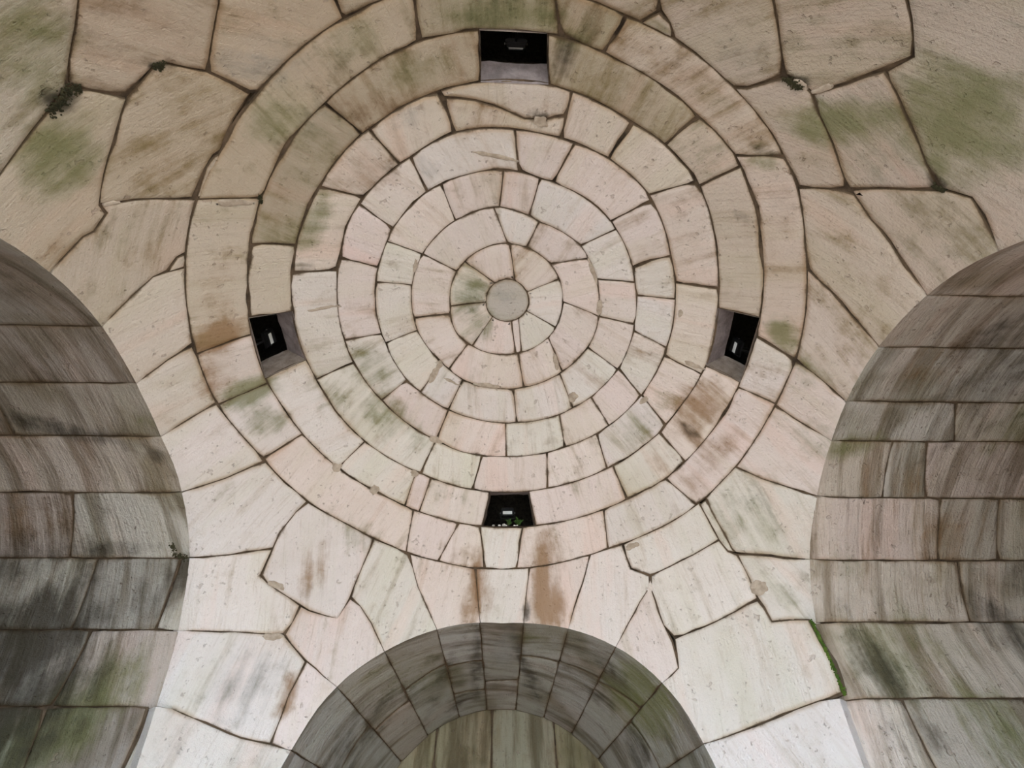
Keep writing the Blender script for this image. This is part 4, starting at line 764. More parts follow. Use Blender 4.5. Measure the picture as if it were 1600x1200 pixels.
def make_stone(name, chart, poly, fl, mat, tone, key, parent, gap=.0015, bevel=.0032, step=.075,
               thick=.16, grain_rot=0.0, relief=.006, proud=None, rough_edge=.006, wear=1.0, base_stain=(0, 0, 0, 0)):
    poly = np.asarray(poly, float); fl = np.asarray(fl)
    if area2(poly) < 0:
        poly = poly[::-1]; fl = fl[::-1]
    A = abs(area2(poly)); per = float(np.sum(np.linalg.norm(poly - np.roll(poly, -1, 0), axis=1)))
    wid = 2 * A / per
    p, f = resample(poly, fl, step)
    n = len(p)
    w3 = chart(p, np.zeros(n))
    seed = random.uniform(0, 50)
    # worn corners
    for i in range(n):
        if f[i]: continue
        a, b = p[i - 1], p[(i + 1) % n]
        e1 = (p[i] - a) / (np.linalg.norm(p[i] - a) + 1e-9); e2 = (b - p[i]) / (np.linalg.norm(b - p[i]) + 1e-9)
        if e1 @ e2 < .75:
            m = (a + b) * .5
            dd = m - p[i]; l = np.linalg.norm(dd)
            p[i] = p[i] + dd / (l + 1e-9) * min(l * .5, random.uniform(.004, .016) * wear)
    amt = np.array([gap + max(-.0008, rough_edge * (.35 * nz(q, 7, seed) + .45 * nz(q, 19, seed)) + rough_edge * 2.6 * max(0, nz(q, 4.5, seed + 9) - .12)) for q in w3])
    bev = min(bevel, wid * .12); soft = min(.030, wid * .25)
    p0 = inset(p, f, amt, 0.0)
    p1 = inset(p, f, amt + bev, 0.0)
    p2 = inset(p, f, amt + bev + soft, soft)
    if np.any(f): step = min(step, .075)
    v2, faces, rm = tri_fill(p2, step, step * .55)
    has_arris = bool(np.any(f))
    off = 0.0 if has_arris else (random.uniform(-.003, .004) if proud is None else proud)
    tilt = (0, 0) if has_arris else (random.uniform(-.006, .006), random.uniform(-.006, .006))
    cen = poly.mean(0)
    def disp(uv, xyz):
        r = np.array([relief * (nz(q, 1.7, 3) + .45 * nz(q, 5, 11) + .25 * nz(q, 13, 5)) for q in xyz])
        return r + off + (uv[:, 0] - cen[0]) * tilt[0] + (uv[:, 1] - cen[1]) * tilt[1]
    ar = f == 1
    x2 = chart(v2, np.zeros(len(v2))); d2 = disp(v2, x2)
    x2 = chart(v2, d2)
    b1 = disp(p1, w3); d1 = np.where(ar, 0, b1 - .002); x1 = chart(p1, d1)
    d0 = np.where(ar, 0, b1 - .007); x0 = chart(p0, d0)
    xb = chart(p0, np.full(n, -thick))
    sd = arris_side(key, p, f, chart)
    if sd:
        au = p[ar]
        x2 = arris_round(x2, v2, au, sd); x1 = arris_round(x1, p1, au, sd); x0 = arris_round(x0, p0, au, sd)
    V = list(x2) + list(x1) + list(x0) + list(xb)
    o1 = len(x2); o0 = o1 + n; ob = o0 + n
    F = list(faces)
    for i in range(n):
        j = (i + 1) % n
        F.append((rm[i], o1 + i, o1 + j, rm[j]))
        if not (ar[i] and ar[j]):
            F.append((o1 + i, o0 + i, o0 + j, o1 + j))
        F.append((o0 + i, ob + i, ob + j, o0 + j))
    F = [tuple(dict.fromkeys(t)) for t in F]
    F = [t for t in F if len(t) > 2]
    me = bpy.data.meshes.new(name)
    me.from_pydata([tuple(v) for v in V], [], F)
    me.polygons.foreach_set('use_smooth', [True] * len(me.polygons))
    nv = len(V)
    uvall = np.concatenate([v2, p1, p0, p0])
    edge = np.zeros(nv)
    edge[rm] = np.where(ar, 0, .22)
    edge[o1:o0] = np.where(ar, 0.0, .72); edge[o0:ob] = np.where(ar, 0.0, 1.1); edge[ob:] = np.where(ar, .2, 1.2)
    c, s = math.cos(grain_rot), math.sin(grain_rot)
    g = uvall - cen
    gr = np.stack([g[:, 1] * c + g[:, 0] * s, g[:, 0] * c - g[:, 1] * s, np.full(nv, seed)], -1) + seed
    P3 = np.array(V)
    stn = np.maximum(stain_of(P3, key), np.array(base_stain)[None])
    a = me.attributes.new('edge', 'FLOAT', 'POINT'); a.data.foreach_set('value', edge.astype(np.float32))
    a = me.attributes.new('grain', 'FLOAT_VECTOR', 'POINT'); a.data.foreach_set('vector', gr.astype(np.float32).ravel())
    tn = np.tile(np.array(list(tone) + [1.0]), (nv, 1))
    a = me.attributes.new('tone', 'FLOAT_COLOR', 'POINT'); a.data.foreach_set('color', tn.astype(np.float32).ravel())
    a = me.attributes.new('stain', 'FLOAT_COLOR', 'POINT'); a.data.foreach_set('color', stn.astype(np.float32).ravel())
    me.materials.append(mat)
    me.update()
    o = bpy.data.objects.new(name, me)
    col.objects.link(o)
    o.parent = parent
    return o

def recalc(o):
    bm = bmesh.new(); bm.from_mesh(o.data)
    bmesh.ops.recalc_face_normals(bm, faces=bm.faces[:]); bm.to_mesh(o.data); bm.free()

def empty(name, loc=(0, 0, 0)):
    o = bpy.data.objects.new(name, None)
    o.empty_display_size = .1
    col.objects.link(o); o.location = loc
    return o

def tag(o, label=None, cat=None, group=None, kind=None):
    if label: o['label'] = label
    if cat: o['category'] = cat
    if group: o['group'] = group
    if kind: o['kind'] = kind
    return o

# ------------------------------------------------------------------ the vault
def jig(c, a=.03):
    k = 1 + random.uniform(-a, a)
    return tuple(min(.9, x * k * (1 + random.uniform(-.012, .012))) for x in c)
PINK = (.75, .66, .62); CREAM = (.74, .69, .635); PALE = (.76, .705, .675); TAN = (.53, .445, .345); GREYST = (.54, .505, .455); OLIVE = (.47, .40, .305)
def coat_dim_mix(az):
    """tan coating and dimmer light put into stone colour, growing towards the entrance arch"""
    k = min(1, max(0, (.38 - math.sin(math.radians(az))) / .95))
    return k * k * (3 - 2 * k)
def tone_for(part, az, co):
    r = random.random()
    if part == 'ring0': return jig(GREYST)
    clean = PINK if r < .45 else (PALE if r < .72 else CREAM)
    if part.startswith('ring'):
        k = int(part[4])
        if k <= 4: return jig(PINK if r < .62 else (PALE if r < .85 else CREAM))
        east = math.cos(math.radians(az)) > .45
        coated_dim = (.70, .615, .545) if k == 5 else ((.60, .505, .43) if east else (OLIVE if r < .6 else TAN))  # tan coated stone, darkened further for the dimmer light on this side
        return jig(tuple(a + (b - a) * coat_dim_mix(az) for a, b in zip(clean, coated_dim)), .035)
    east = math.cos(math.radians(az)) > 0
    coated_dim = (.54, .455, .38) if east else (TAN if r < .7 else (.55, .475, .385))
    return jig(tuple(a + (b - a) * coat_dim_mix(az) for a, b in zip(clean, coated_dim)), .035)

ceiling = tag(empty('ceiling'), 'round stone vault with ring courses seen from below', 'vault', kind='structure')
parsed = []
for part, s in STONES:
    rows_ = [t.split(',') for t in s.split()]
    az = np.radians([float(r[0]) for r in rows_]); co = np.radians([float(r[1]) for r in rows_])
    fl = np.array([1 if len(r) > 2 else 0 for r in rows_])
    ch = SphereChart(az, co)
    uv = ch.fwd(az, co)
    parsed.append((part, ch, uv, fl, float(np.degrees(az.mean())), float(np.degrees(co.mean()))))
    add_bed(part, ch, *((uv, fl) if area2(uv) > 0 else (uv[::-1], fl[::-1])))
PARENT = {}
for part in ['ring%d' % k for k in range(8)]:
    PARENT[part] = build_bed('keystone_ring' if part == 'ring0' else 'stone_ring', part, M_MORTAR, ceiling)
for part in ('pen_tl', 'pen_tr', 'pen_bl', 'pen_br'):
    PARENT[part] = build_bed('pendentive', part, M_MORTAR, ceiling)
for part, ch, uv, fl, az, co in parsed:
    small = abs(area2(uv)) < .03
    up_ = math.sin(math.radians(az)) < -.1
    if part.startswith('ring'):
        nm = 'keystone' if part == 'ring0' else 'stone'
        gr = random.gauss(0, .12)
        g = .0009 if int(part[4]) < 4 else (.0030 if up_ else .0014)
        rot_ = gr
    else:
        nm = 'stone'
        g = .0012 if part in ('pen_bl', 'pen_br') else .0028
        rot_ = random.gauss(0, .2) if part in ('pen_bl', 'pen_br') else random.gauss(math.pi / 4 if part == 'pen_tl' else -math.pi / 4, .3)
    bs = [0, 0, 0, 0]
    if part[-1] in '67' and math.sin(math.radians(az)) < -.6: bs = [random.uniform(.05, .38), random.uniform(.1, .4), random.uniform(0, .25), random.uniform(0, .25)]
    elif part == 'pen_tl' or part == 'pen_tr': bs = [random.uniform(0, .3), random.uniform(.1, .35), 0, random.uniform(0, .3)]
    elif part in ('pen_bl', 'pen_br'): bs = [random.uniform(0, .18), random.uniform(0, .12), 0, random.uniform(0, .18)]
    else: bs = [random.uniform(0, .17), random.uniform(0, .22), 0, random.uniform(0, .14)]
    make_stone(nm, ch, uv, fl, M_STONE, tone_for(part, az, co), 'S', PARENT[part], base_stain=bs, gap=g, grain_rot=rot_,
               step=.05 if small else (.075 if part.startswith('ring') else .10),
               rough_edge=.006 if part.startswith('ring') and int(part[4]) < 4 else (.012 if up_ else .008))

# ------------------------------------------------------------------ arches
WNAME = {'L': 'wall_left', 'R': 'wall_right', 'B': 'wall_front', 'T': 'wall_back'}
WLAB = {'L': 'deep round arched recess of grey stone at the left', 'R': 'deep round arched recess of grey stone at the right',
        'B': 'shallow splayed arch niche with greenish end wall below the vault', 'T': 'round entrance arch behind the viewer open to the daylight'}
VTONES = {'L': ((.40, .36, .315), (.43, .375, .33), (.43, .405, .365)), 'R': ((.47, .415, .355), (.51, .435, .385), (.50, .465, .42)),
          'B': ((.35, .34, .31), (.34, .315, .275), (.40, .39, .365)), 'T': ((.5, .46, .4),) * 3}
VGREY, VPINK = VTONES['L'][:2]
WALL = {}
for b in 'LRBT':
    w = tag(empty(WNAME[b]), WLAB[b], 'wall', kind='structure'); WALL[b] = w
    d = BARREL_JOINTS[b]
    t = d['t']; tf = arch_floor(b)
    rows_ = [(t[i], t[i + 1], d['tr'].get(i)) for i in range(len(t) - 1)]
    rows_ += [(-tf, -(tf + 125) / 2, None), (-(tf + 125) / 2, -125, None), (125, (tf + 125) / 2, None), ((tf + 125) / 2, tf, None)]
    pieces = []
    for i, (t0, t1, js) in enumerate(rows_):
        cuts = [(0.0, 0.0)]
        js = list(js or [])
        L = 1.2 if b in 'LR' else .55
        if b in 'LR':
            if not js: js = [(x, x) for x in [random.uniform(.3, .5)]]
            while js[-1][0] < .6:
                x = min(js[-1][0], js[-1][1]) + random.uniform(.22, .38)
                js.append((x, x + random.uniform(-.01, .01)))
            js = [j for j in js if max(j) < .93]
        elif b == 'B' and not js and abs(t0) > 30:
            x = random.uniform(.4, .6); js = [(x, x)]
        cuts += js + [(1.0, 1.0)]
        chb = BarrelChart(b, .5 * (t0 + t1))
        for k in range(len(cuts) - 1):
            (a0, a1), (c0, c1) = cuts[k], cuts[k + 1]
            n = max(2, int(abs(t1 - t0) / 5))
            T = np.linspace(t0, t1, n + 1)
            S0 = np.interp(T, [t0, t1], [a0, a1]); S1 = np.interp(T, [t0, t1], [c0, c1])
            pt = np.concatenate([T, T[::-1]]); ps = np.concatenate([S0, S1[::-1]])
            fl = np.zeros(len(pt), int)
            if k == 0: fl[:n + 1] = 1
            uv = chb.fwd(pt, ps)
            if area2(uv) < 0: uv = uv[::-1]; fl = fl[::-1]
            pieces.append((chb, uv, fl, .5 * (t0 + t1), k))
            add_bed('arch' + b, chb, uv, fl, relief=.008)
    bed = build_bed('arch_vault', 'arch' + b, M_MORTAR, w)
    for chb, uv, fl, tm, k in pieces:
        r = random.random()
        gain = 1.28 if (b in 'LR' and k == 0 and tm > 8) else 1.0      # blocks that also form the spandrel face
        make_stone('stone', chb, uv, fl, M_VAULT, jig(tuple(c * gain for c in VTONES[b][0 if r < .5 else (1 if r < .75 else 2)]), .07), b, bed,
                   gap=.0016, step=.09 if abs(tm) < 95 else .2, grain_rot=math.pi / 2 + random.gauss(0, .12), relief=.008, rough_edge=.006)

def coursed(name, chart, polys, parent, key, mat, tones, **kw):
    bk = name + str(id(chart))
    for uv in polys:
        add_bed(bk, chart, np.array(uv, float), np.zeros(len(uv), int), step=.3)
    bed = build_bed(name, bk, M_MORTAR, parent)
    for uv in polys:
        make_stone('stone', chart, np.array(uv, float), np.zeros(len(uv), int), mat, jig(random.choice(tones), .08), key, bed, **kw)
    return bed

# end wall of the front niche: courses of tall slabs under the small arch
uc, zc, r = [x * RAD for x in B_BACK]
r += .04
def niche_top(x):
    return zc + math.sqrt(max(0, r * r - (x - uc) ** 2))
ch = PlaneChart((0, B_DEPTH * RAD - .005, 0), (1, 0, 0), (0, 0, 1))
polys = []
cols_ = [-r * .985, -.69, -.10, .57, r * .985]
zb = .62
for i in range(4):
    xs = np.linspace(cols_[i], cols_[i + 1], 8)
    polys.append([(cols_[i], zb), (cols_[i + 1], zb)] + [(x, niche_top(x)) for x in xs[::-1]])
polys = [p_ for p_ in polys if min(q[1] for q in p_[2:]) > zb - .4]
polys[0] = [(cols_[0], zc - .1), (cols_[1], zc - .1)] + [(x, niche_top(x)) for x in np.linspace(cols_[0], cols_[1], 8)[::-1]]
polys[3] = [(cols_[3], zc - .1), (cols_[4], zc - .1)] + [(x, niche_top(x)) for x in np.linspace(cols_[3], cols_[4], 8)[::-1]]
polys.append([(cols_[1], zc - .1), (cols_[3], zc - .1), (cols_[3], zb), (cols_[1], zb)])
z0 = zc - .1
for j in range(6):
    z1 = max(FLOOR_Z, z0 - .58)
    c_ = [-r * 1.0, random.uniform(-.5, -.2), random.uniform(.3, .6), r * 1.0]
    for i in range(3):
        polys.append([(c_[i], z1), (c_[i + 1], z1), (c_[i + 1], z0), (c_[i], z0)])
    z0 = z1
coursed('end_wall', ch, polys, WALL['B'], 'N', M_VAULT, [(.27, .235, .13), (.34, .30, .20), (.36, .33, .25)], step=.12, grain_rot=0, gap=.006)
# end walls of the side recesses
for b, sx in (('L', -1), ('R', 1)):
    uc, zc, r = [x * RAD for x in ARCH[b]]
    r += .05
    ch = PlaneChart((sx * (2.0 * RAD - .01), uc, 0), (0, 1.0 * sx, 0), (0, 0, 1)) if sx < 0 else PlaneChart((sx * (2.0 * RAD - .01), uc, 0), (0, -1.0, 0), (0, 0, 1))
    if sx < 0: ch = PlaneChart((-(2.0 * RAD - .01), uc, 0), (0, 1.0, 0), (0, 0, 1))
    polys = []
    z0 = FLOOR_Z
    j = 0
    while z0 < zc + r - .05:
        z1 = z0 + .6
        def hw(z): return r if z <= zc else math.sqrt(max(.0, r * r - (z - zc) ** 2))
        h0, h1 = hw(z0), hw(min(z1, zc + r - .02))
        zt = min(z1, zc + r - .02)
        m = [.0] if h1 < .5 else ([-.45, .4] if j % 2 else [-.75, .05, .8])
        m = [x for x in m if abs(x) < h1 - .2]
        lo = [-h0] + m + [h0]; hi = [-h1] + m + [h1]
        for i in range(len(lo) - 1):
            pp = [(lo[i], z0), (lo[i + 1], z0)]
            if i == len(lo) - 2 and z1 > zc: pp += [(hw(z), z) for z in np.linspace(z0, zt, 5)[1:-1] if z > zc]
            pp += [(hi[i + 1], zt), (hi[i], zt)]
            if i == 0 and z1 > zc: pp += [(-hw(z), z) for z in np.linspace(zt, z0, 5)[1:-1] if z > zc]
            polys.append(pp)
        z0 = z1; j += 1
    coursed('end_wall', ch, polys, WALL[b], 'N', M_VAULT, [VGREY, VPINK, (.30, .29, .22)], step=.2, gap=.006)

# round piers under the pendentives
def pier(wall, b1, t1, b2, t2):
    e1 = arch_edge(b1, np.array([t1]))[0]; e2 = arch_edge(b2, np.array([t2]))[0]
    az1 = math.atan2(e1[1], e1[0]); az2 = math.atan2(e2[1], e2[0])
    az2 = az1 + (az2 - az1 + math.pi) % (2 * math.pi) - math.pi
    c1 = math.pi / 2 - e1[2]; c2 = math.pi / 2 - e2[2]; cf = math.pi / 2 - FLOOR_Z / RAD
    n = 3
    key = 'pier%s%s' % (b1, b2)
    items = []
    for k in range(n):
        A = [c1 + (cf - c1) * k / n, c2 + (cf - c2) * k / n, c2 + (cf - c2) * (k + 1) / n, c1 + (cf - c1) * (k + 1) / n]
        az = np.concatenate([np.linspace(az1, az2, 6), np.linspace(az2, az1, 6)])
        co = np.concatenate([np.linspace(A[0], A[1], 6), np.linspace(A[2], A[3], 6)])
        fl = np.zeros(12, int)
        ch = SphereChart(az, co); uv = ch.fwd(az, co)
        # the two vertical sides are arrises of the arches
        P_ = [uv[i] for i in range(12)]
        if area2(np.array(P_)) < 0: P_ = P_[::-1]
        items.append((ch, np.array(P_), fl))
        add_bed(key, ch, np.array(P_), fl)
    bed = build_bed('pier', key, M_MORTAR, wall)
    for ch, uv, fl in items:
        make_stone('stone', ch, uv, fl, M_STONE, jig(PALE), 'N', bed, step=.15, gap=.004, grain_rot=.1)
pier(WALL['B'], 'L', 97, 'B', -100)
pier(WALL['B'], 'B', 100, 'R', 97)
pier(WALL['T'], 'T', -125, 'L', -125)
pier(WALL['T'], 'R', -125, 'T', 125)

# ------------------------------------------------------------------ floor and the ground outside
def slab(name, x0, x1, y0, y1, z0, z1, mat):
    v = [(x, y, z) for z in (z0, z1) for y in (y0, y1) for x in (x0, x1)]
    f = [(0, 2, 3, 1), (4, 5, 7, 6), (0, 1, 5, 4), (2, 6, 7, 3), (0, 4, 6, 2), (1, 3, 7, 5)]
    return link(name, v, f, mat, smooth=False)
fl_ = slab('floor', -6.3, 6.3, -3.5, 4.6, FLOOR_Z - .3, FLOOR_Z, M_FLOOR)
tag(fl_, 'pale paved floor under the vault', 'floor', kind='structure')
gr_ = slab('ground', -60, 60, -70, -3.5, FLOOR_Z - .3, FLOOR_Z - .02, M_GROUND)
tag(gr_, 'dry ground outside the entrance arch', 'ground', kind='structure')

# masonry mass behind the facing stones (closes the building to the sky)
def core():
    V, F = [], []
    def quad(*p):
        o = len(V); V.extend(p); F.append((o, o + 1, o + 2, o + 3))
    x, y0, y1, zt, zb = 6.4, -3.46, 4.7, 4.2, FLOOR_Z - .3
    quad((-x, y0, zt), (x, y0, zt), (x, y1, zt), (-x, y1, zt))
    quad((-x, y0, zb), (-x, y0, zt), (-x, y1, zt), (-x, y1, zb))
    quad((x, y0, zb), (x, y1, zb), (x, y1, zt), (x, y0, zt))
    quad((-x, y1, zb), (-x, y1, zt), (x, y1, zt), (x, y1, zb))
    uc, zc, r = [v * RAD for v in ARCH['T']]
    r += .02
    t = np.radians(np.linspace(0, 180, 25))
    ax = uc + r * np.cos(t); az = zc + r * np.sin(t)
    quad((x, y0, zb), (x, y0, zt), (uc + r, y0, zt), (uc + r, y0, zb))
    quad((-x, y0, zb), (uc - r, y0, zb), (uc - r, y0, zt), (-x, y0, zt))
    for i in range(24):
        quad((ax[i], y0, az[i]), (ax[i], y0, zt), (ax[i + 1], y0, zt), (ax[i + 1], y0, az[i + 1]))
    return link('masonry_core', V, F, M_MORTAR, ceiling, smooth=False)
core()

# ------------------------------------------------------------------ square light openings and the dark chambers behind them
M_CHEEK = simple_material('brown cheek stone', (.20, .155, .125), (.36, .30, .26), 9, bump=.8)
def rough_grid(V, F, a, b, c, d, n, m, amp, hold=True):
    """grid patch a-b (n) to d-c (m) with a rough surface"""
    o = len(V)
    for i in range(n + 1):
        for j in range(m + 1):
            p = (a + (b - a) * i / n) * (1 - j / m) + (d + (c - d) * i / n) * (j / m)
            if (0 < i < n and j > 0) or not hold:
                p = p + amp * np.array([nz(p, 9), nz(p, 9, 4), nz(p, 9, 8)])
            V.append(p)
    for i in range(n):
        for j in range(m):
            k0 = o + i * (m + 1) + j
            F.append((k0, k0 + 1, k0 + m + 2, k0 + m + 1))
VENT = []
for q in VENTS:
    az = np.radians([c[0] for c in q]); co = np.radians([c[1] for c in q])
    face = sphere_point(az, co, np.full(4, -.004))
    am = float(az.mean()); el = math.radians(40)
    dr = np.array([math.cos(am) * math.cos(el), math.sin(am) * math.cos(el), math.sin(el)])
    TH = .15 if am < -1 else .30          # the opening over the entrance has the thinner shell
    back = face + dr * TH
    frame_ = bpy.data.objects.new('light_opening', None); col.objects.link(frame_); frame_.parent = ceiling
    for s in range(4):
        V, F = [], []
        rough_grid(V, F, face[s], face[(s + 1) % 4], back[(s + 1) % 4], back[s], 8, 6, .014)
        link('reveal', V, F, M_SHAFT if s == 0 else M_CHEEK, frame_)
    w = face[1] - face[0]; W = np.linalg.norm(w); w = w / W
    h = face[0] - face[3]; h = h - dr * (h @ dr); H = np.linalg.norm(h); h = h / H
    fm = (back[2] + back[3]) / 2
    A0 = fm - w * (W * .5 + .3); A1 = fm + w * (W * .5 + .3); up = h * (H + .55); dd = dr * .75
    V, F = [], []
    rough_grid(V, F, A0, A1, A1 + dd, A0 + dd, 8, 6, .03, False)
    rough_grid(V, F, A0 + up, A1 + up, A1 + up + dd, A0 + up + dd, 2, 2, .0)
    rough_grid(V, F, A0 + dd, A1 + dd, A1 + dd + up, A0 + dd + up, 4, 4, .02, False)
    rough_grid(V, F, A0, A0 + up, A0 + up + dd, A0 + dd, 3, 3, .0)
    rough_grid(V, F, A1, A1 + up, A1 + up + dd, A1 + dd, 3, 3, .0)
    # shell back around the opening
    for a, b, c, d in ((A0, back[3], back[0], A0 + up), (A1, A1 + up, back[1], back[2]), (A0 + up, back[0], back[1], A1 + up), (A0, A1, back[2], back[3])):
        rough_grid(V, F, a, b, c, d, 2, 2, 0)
    link('dark_chamber', V, F, M_CHAMBER_SHADE, frame_)
    VENT.append((face, dr, w, h, W, H, am, fm))

# ------------------------------------------------------------------ floodlights standing in the chambers
def boxpart(name, c, ax, ay, az_, sx, sy, sz, mat, parent, bev=.004):
    bm = bmesh.new()
    bmesh.ops.create_cube(bm, size=1)
    for v in bm.verts: v.co = Vector((v.co.x * sx, v.co.y * sy, v.co.z * sz))
    bmesh.ops.bevel(bm, geom=bm.edges[:], offset=bev, segments=2, affect='EDGES', clamp_overlap=True)
    M = Matrix(((ax[0], ay[0], az_[0], c[0]), (ax[1], ay[1], az_[1], c[1]), (ax[2], ay[2], az_[2], c[2]), (0, 0, 0, 1)))
    bm.transform(M)
    me = bpy.data.meshes.new(name); bm.to_mesh(me); bm.free()
    me.materials.append(mat)
    o = bpy.data.objects.new(name, me); col.objects.link(o); o.parent = parent
    return o
def tube(name, pts, rad, mat, parent, seg=8):
    V, F = [], []
    pts = [Vector(p) for p in pts]
    for i, p in enumerate(pts):
        d = (pts[min(i + 1, len(pts) - 1)] - pts[max(i - 1, 0)]).normalized()
        a = d.orthogonal().normalized(); b = d.cross(a)
        for k in range(seg):
            t = 2 * math.pi * k / seg
            V.append(p + a * math.cos(t) * rad + b * math.sin(t) * rad)
    for i in range(len(pts) - 1):
        for k in range(seg):
            F.append((i * seg + k, i * seg + (k + 1) % seg, (i + 1) * seg + (k + 1) % seg, (i + 1) * seg + k))
    F.append(tuple(range(seg))[::-1]); F.append(tuple(range((len(pts) - 1) * seg, len(pts) * seg)))
    o = link(name, V, F, mat, parent)
    return o
LAMP_AT = [((.053, -1.981, 2.740), 'black floodlight with a thin dim lens strip in the topmost square opening', 0),
           ((2.040, .238, 2.625), 'black floodlight with framed pale lens in the square opening at the right', 1),
           ((.0455, 2.165, 2.518), 'black floodlight among weeds in the square opening above the lower arch', 2),
           ((-2.036, .194, 2.625), 'black floodlight with a slim pale lens in the square opening at the left', 3)]
for pos, lab, vi in LAMP_AT:
    face, dr, w, h, W, H, am, fm = VENT[vi]
    tl = math.radians(14)                  # head tipped a little towards the room
    n0 = np.array([-math.cos(am), -math.sin(am), 0])
    n = n0 * math.cos(tl) - np.array([0, 0, math.sin(tl)]); z = n0 * math.sin(tl) + np.array([0, 0, math.cos(tl)])
    x = np.cross(z, n)
    p = np.array(pos)
    hgt = float((p - fm) @ h)
    foot = p - n * .03 - h * (hgt - .012)
    root = tag(empty('floodlight'), lab, 'floodlight', 'floodlights in the light openings')
    boxpart('housing', p - n * .030 + z * .012, x, n, z, .132, .052, .094, M_BLACK, root, .006)
    boxpart('lens_frame', p - n * .003 + z * .012, x, n, z, .124, .008, .086, M_BLACK, root, .003)
    boxpart('lens', p + n * .002 - z * .008, x, n, z, .098, .006, .036, M_LENS, root, .002)
    for k in range(5):
        boxpart('cooling_fin', p - n * .066 + z * .012 + x * (k - 2) * .022, x, n, z, .005, .022, .080, M_BLACK, root, .001)
    for sg in (-1, 1):
        boxpart('bracket_arm', p - n * .03 - z * .022 + x * sg * .071, x, n, z, .005, .016, .085, M_BLACK, root, .001)
        boxpart('bolt', p - n * .03 + z * .006 + x * sg * .076, x, n, z, .008, .012, .012, M_STEEL, root, .002)
    boxpart('bracket_foot', p - n * .03 - z * .064, x, n, z, .146, .018, .005, M_BLACK, root, .001)
    tube('stand', [p - n * .03 - z * .064, (p - n * .03 - z * .066) * .5 + foot * .5, foot], .009, M_BLACK, root)
    boxpart('base_plate', foot, x, np.cross(h, x), h, .11, .09, .012, M_BLACK, root, .003)
    tube('cable', [p - n * .075 - z * .02, p - n * .11 - z * .06, foot - n * .06 + h * .03, foot - n * .12 + h * .012 + x * .05], .004, M_CABLE, root, 6)

# ------------------------------------------------------------------ weeds, and white specks modelled for glimpses of daylight, in the front opening
def leaf(root, base, d, L, wd, mat):
    d = Vector(d).normalized(); side = d.cross(Vector((.2, .3, 1))).normalized(); nrm = side.cross(d)
    V, F = [], []
    prof = [(0, .05), (.2, .7), (.45, 1.), (.7, .75), (.9, .3), (1, .02)]
    for t, ww in prof:
        c = Vector(base) + d * (L * t) + nrm * (.18 * L * math.sin(t * 2.6))
        for sgn in (-1, 0, 1):
            V.append(c + side * (sgn * ww * wd * .5) + nrm * (.12 * wd * abs(sgn)))
    for i in range(len(prof) - 1):
        for j in range(2):
            k = i * 3 + j
            F.append((k, k + 1, k + 4, k + 3))
    o = link('leaf', V, F, mat, root)
    md = o.modifiers.new('thick', 'SOLIDIFY'); md.thickness = .0012
    return o
face, dr, w, h, W, H, am, fm = VENT[2]
random.seed(21)
for lab, lat, dep, n, L, mat in (('low green weed at the right corner of the front opening', -.10, -.22, 13, .055, M_LEAF),
                                 ('green weed in the middle of the front opening sill', -.005, -.16, 11, .05, M_LEAF),
                                 ('yellow leaved sprig behind the floodlight of the front opening', -.03, .20, 7, .055, M_LEAFY)):
    b = fm + w * lat + dr * dep
    if dep < 0: b = b + h * .0
    root = tag(empty('weed'), lab, 'plant', 'weeds in the front opening')
    hh = .19 if mat is M_LEAFY else .05
    tube('stem', [b - h * .01, b + h * hh * .5 + w * .006, b + h * hh], .0025, M_STEM, root, 5)
    for k in range(n):
        t = random.uniform(.25 if mat is M_LEAF else .7, 1)
        an = random.uniform(0, 6.28)
        d = w * math.cos(an) - dr * math.sin(an) * .7 + h * random.uniform(.3, 1.0)
        leaf(root, b + h * hh * t, d, L * random.uniform(.7, 1.2), .022 * random.uniform(.7, 1.2), mat)
for k, (lat, dep, sz, lab) in enumerate(((.150, -.27, .016, 'white stand-in daylight speck at the left corner of the front opening'), (.095, -.22, .018, 'tall white stand-in daylight speck left of the weeds in the front opening'),
                         (.045, -.23, .024, 'largest white stand-in daylight speck beside the weeds in the front opening'), (.022, -.26, .012, 'small white stand-in daylight speck right of the largest speck in the front opening'),
                         (-.06, -.26, .012, 'small white stand-in daylight speck between the two green weeds'), (-.085, -.27, .011, 'small white stand-in daylight speck among the right weed leaves'))):
    bm = bmesh.new(); bmesh.ops.create_icosphere(bm, subdivisions=1, radius=sz)
    c = fm + w * lat + dr * dep + h * (sz * .6)
    for v in bm.verts:
        v.co = Vector((v.co.x * random.uniform(.7, 1.3), v.co.y * random.uniform(.6, 1.1), v.co.z * random.uniform(.6, 1.0))) + Vector(c)
    me = bpy.data.meshes.new('daylight_speck'); bm.to_mesh(me); bm.free(); me.materials.append(M_SPECK)
    o = bpy.data.objects.new('daylight_speck', me); col.objects.link(o)
    tag(o, lab, 'daylight speck', 'daylight specks in the front opening')

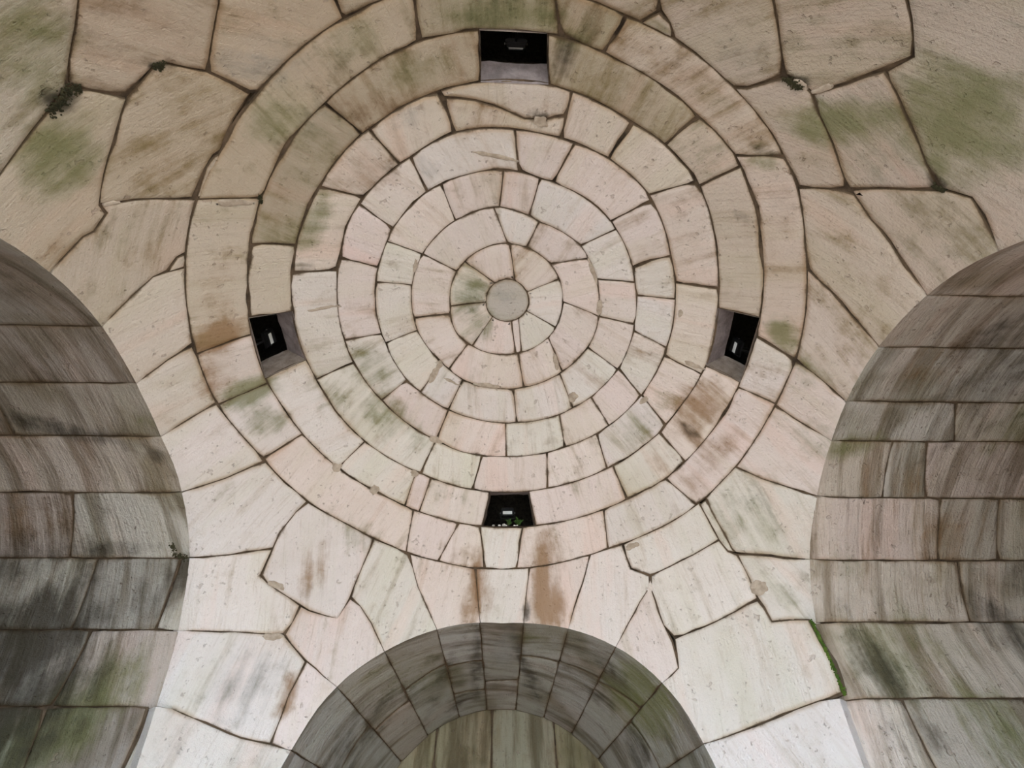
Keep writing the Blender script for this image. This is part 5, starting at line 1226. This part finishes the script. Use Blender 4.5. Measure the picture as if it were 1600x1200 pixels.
# ------------------------------------------------------------------ lime patches smeared over the joints
for part, az, co, lu, lv, rot in PATCHES:
    a0, c0 = math.radians(az), math.radians(co)
    ch = SphereChart(np.array([a0]), np.array([c0]))
    n = 18
    seed = random.uniform(0, 30)
    pts = []
    for k in range(n):
        t = 2 * math.pi * k / n
        rr = 1 + .55 * nz((math.cos(t) * 1.5, math.sin(t) * 1.5, 0), 1.4, seed) + .4 * nz((math.cos(t) * 1.5, math.sin(t) * 1.5, 0), 3.4, seed)
        u, v = lu * math.cos(t) * rr, lv * math.sin(t) * rr
        pts.append((u * math.cos(rot) - v * math.sin(rot), u * math.sin(rot) + v * math.cos(rot)))
    make_stone('mortar_patch', ch, np.array(pts), np.zeros(n, int), M_PATCH, (.3, .22, .15), 'N', PARENT[part], gap=0, bevel=.004, step=.02, thick=.03, proud=.003, relief=.006, rough_edge=.002)

# ------------------------------------------------------------------ moss in the joints
def moss(label, pts, spread, count, mat, size=(.003, .008)):
    """pts: azimuth, colatitude (degrees)"""
    P_ = np.array([sphere_point(np.radians([a]), np.radians([c]), np.array([.004]))[0] for a, c in pts])
    seg = np.linalg.norm(np.diff(P_, axis=0), axis=1); cum = np.concatenate([[0], np.cumsum(seg)])
    V, F = [], []
    for _ in range(count):
        s = random.uniform(0, cum[-1]); i = min(len(seg) - 1, int(np.searchsorted(cum, s) - 1)) if s > 0 else 0
        i = max(i, 0)
        c = P_[i] + (P_[i + 1] - P_[i]) * (s - cum[i]) / (seg[i] + 1e-9)
        nn = -c / np.linalg.norm(c)
        t1 = np.cross(nn, (0.3, .5, 1)); t1 /= np.linalg.norm(t1); t2 = np.cross(nn, t1)
        wv = .5 + .8 * abs(nz(c, 6, 2))
        c = c + t1 * random.gauss(0, spread * wv) + t2 * random.gauss(0, spread * wv)
        r = random.uniform(*size)
        o = len(V)
        hgt = r * random.uniform(.5, 1.1)
        for k in range(5):
            an = 2 * math.pi * k / 5 + random.uniform(-.3, .3)
            V.append(c + (t1 * math.cos(an) + t2 * math.sin(an)) * r - nn * .004)
        V.append(c + nn * hgt + t1 * random.uniform(-.3, .3) * r)
        F += [(o + k, o + (k + 1) % 5, o + 5) for k in range(5)]
    return tag(link('moss', V, F, mat), label, 'moss', kind='stuff')
for lab, pts, spread, count, dark in MOSS:
    moss(lab, pts, spread, count, M_DARKMOSS if dark else M_MOSS)
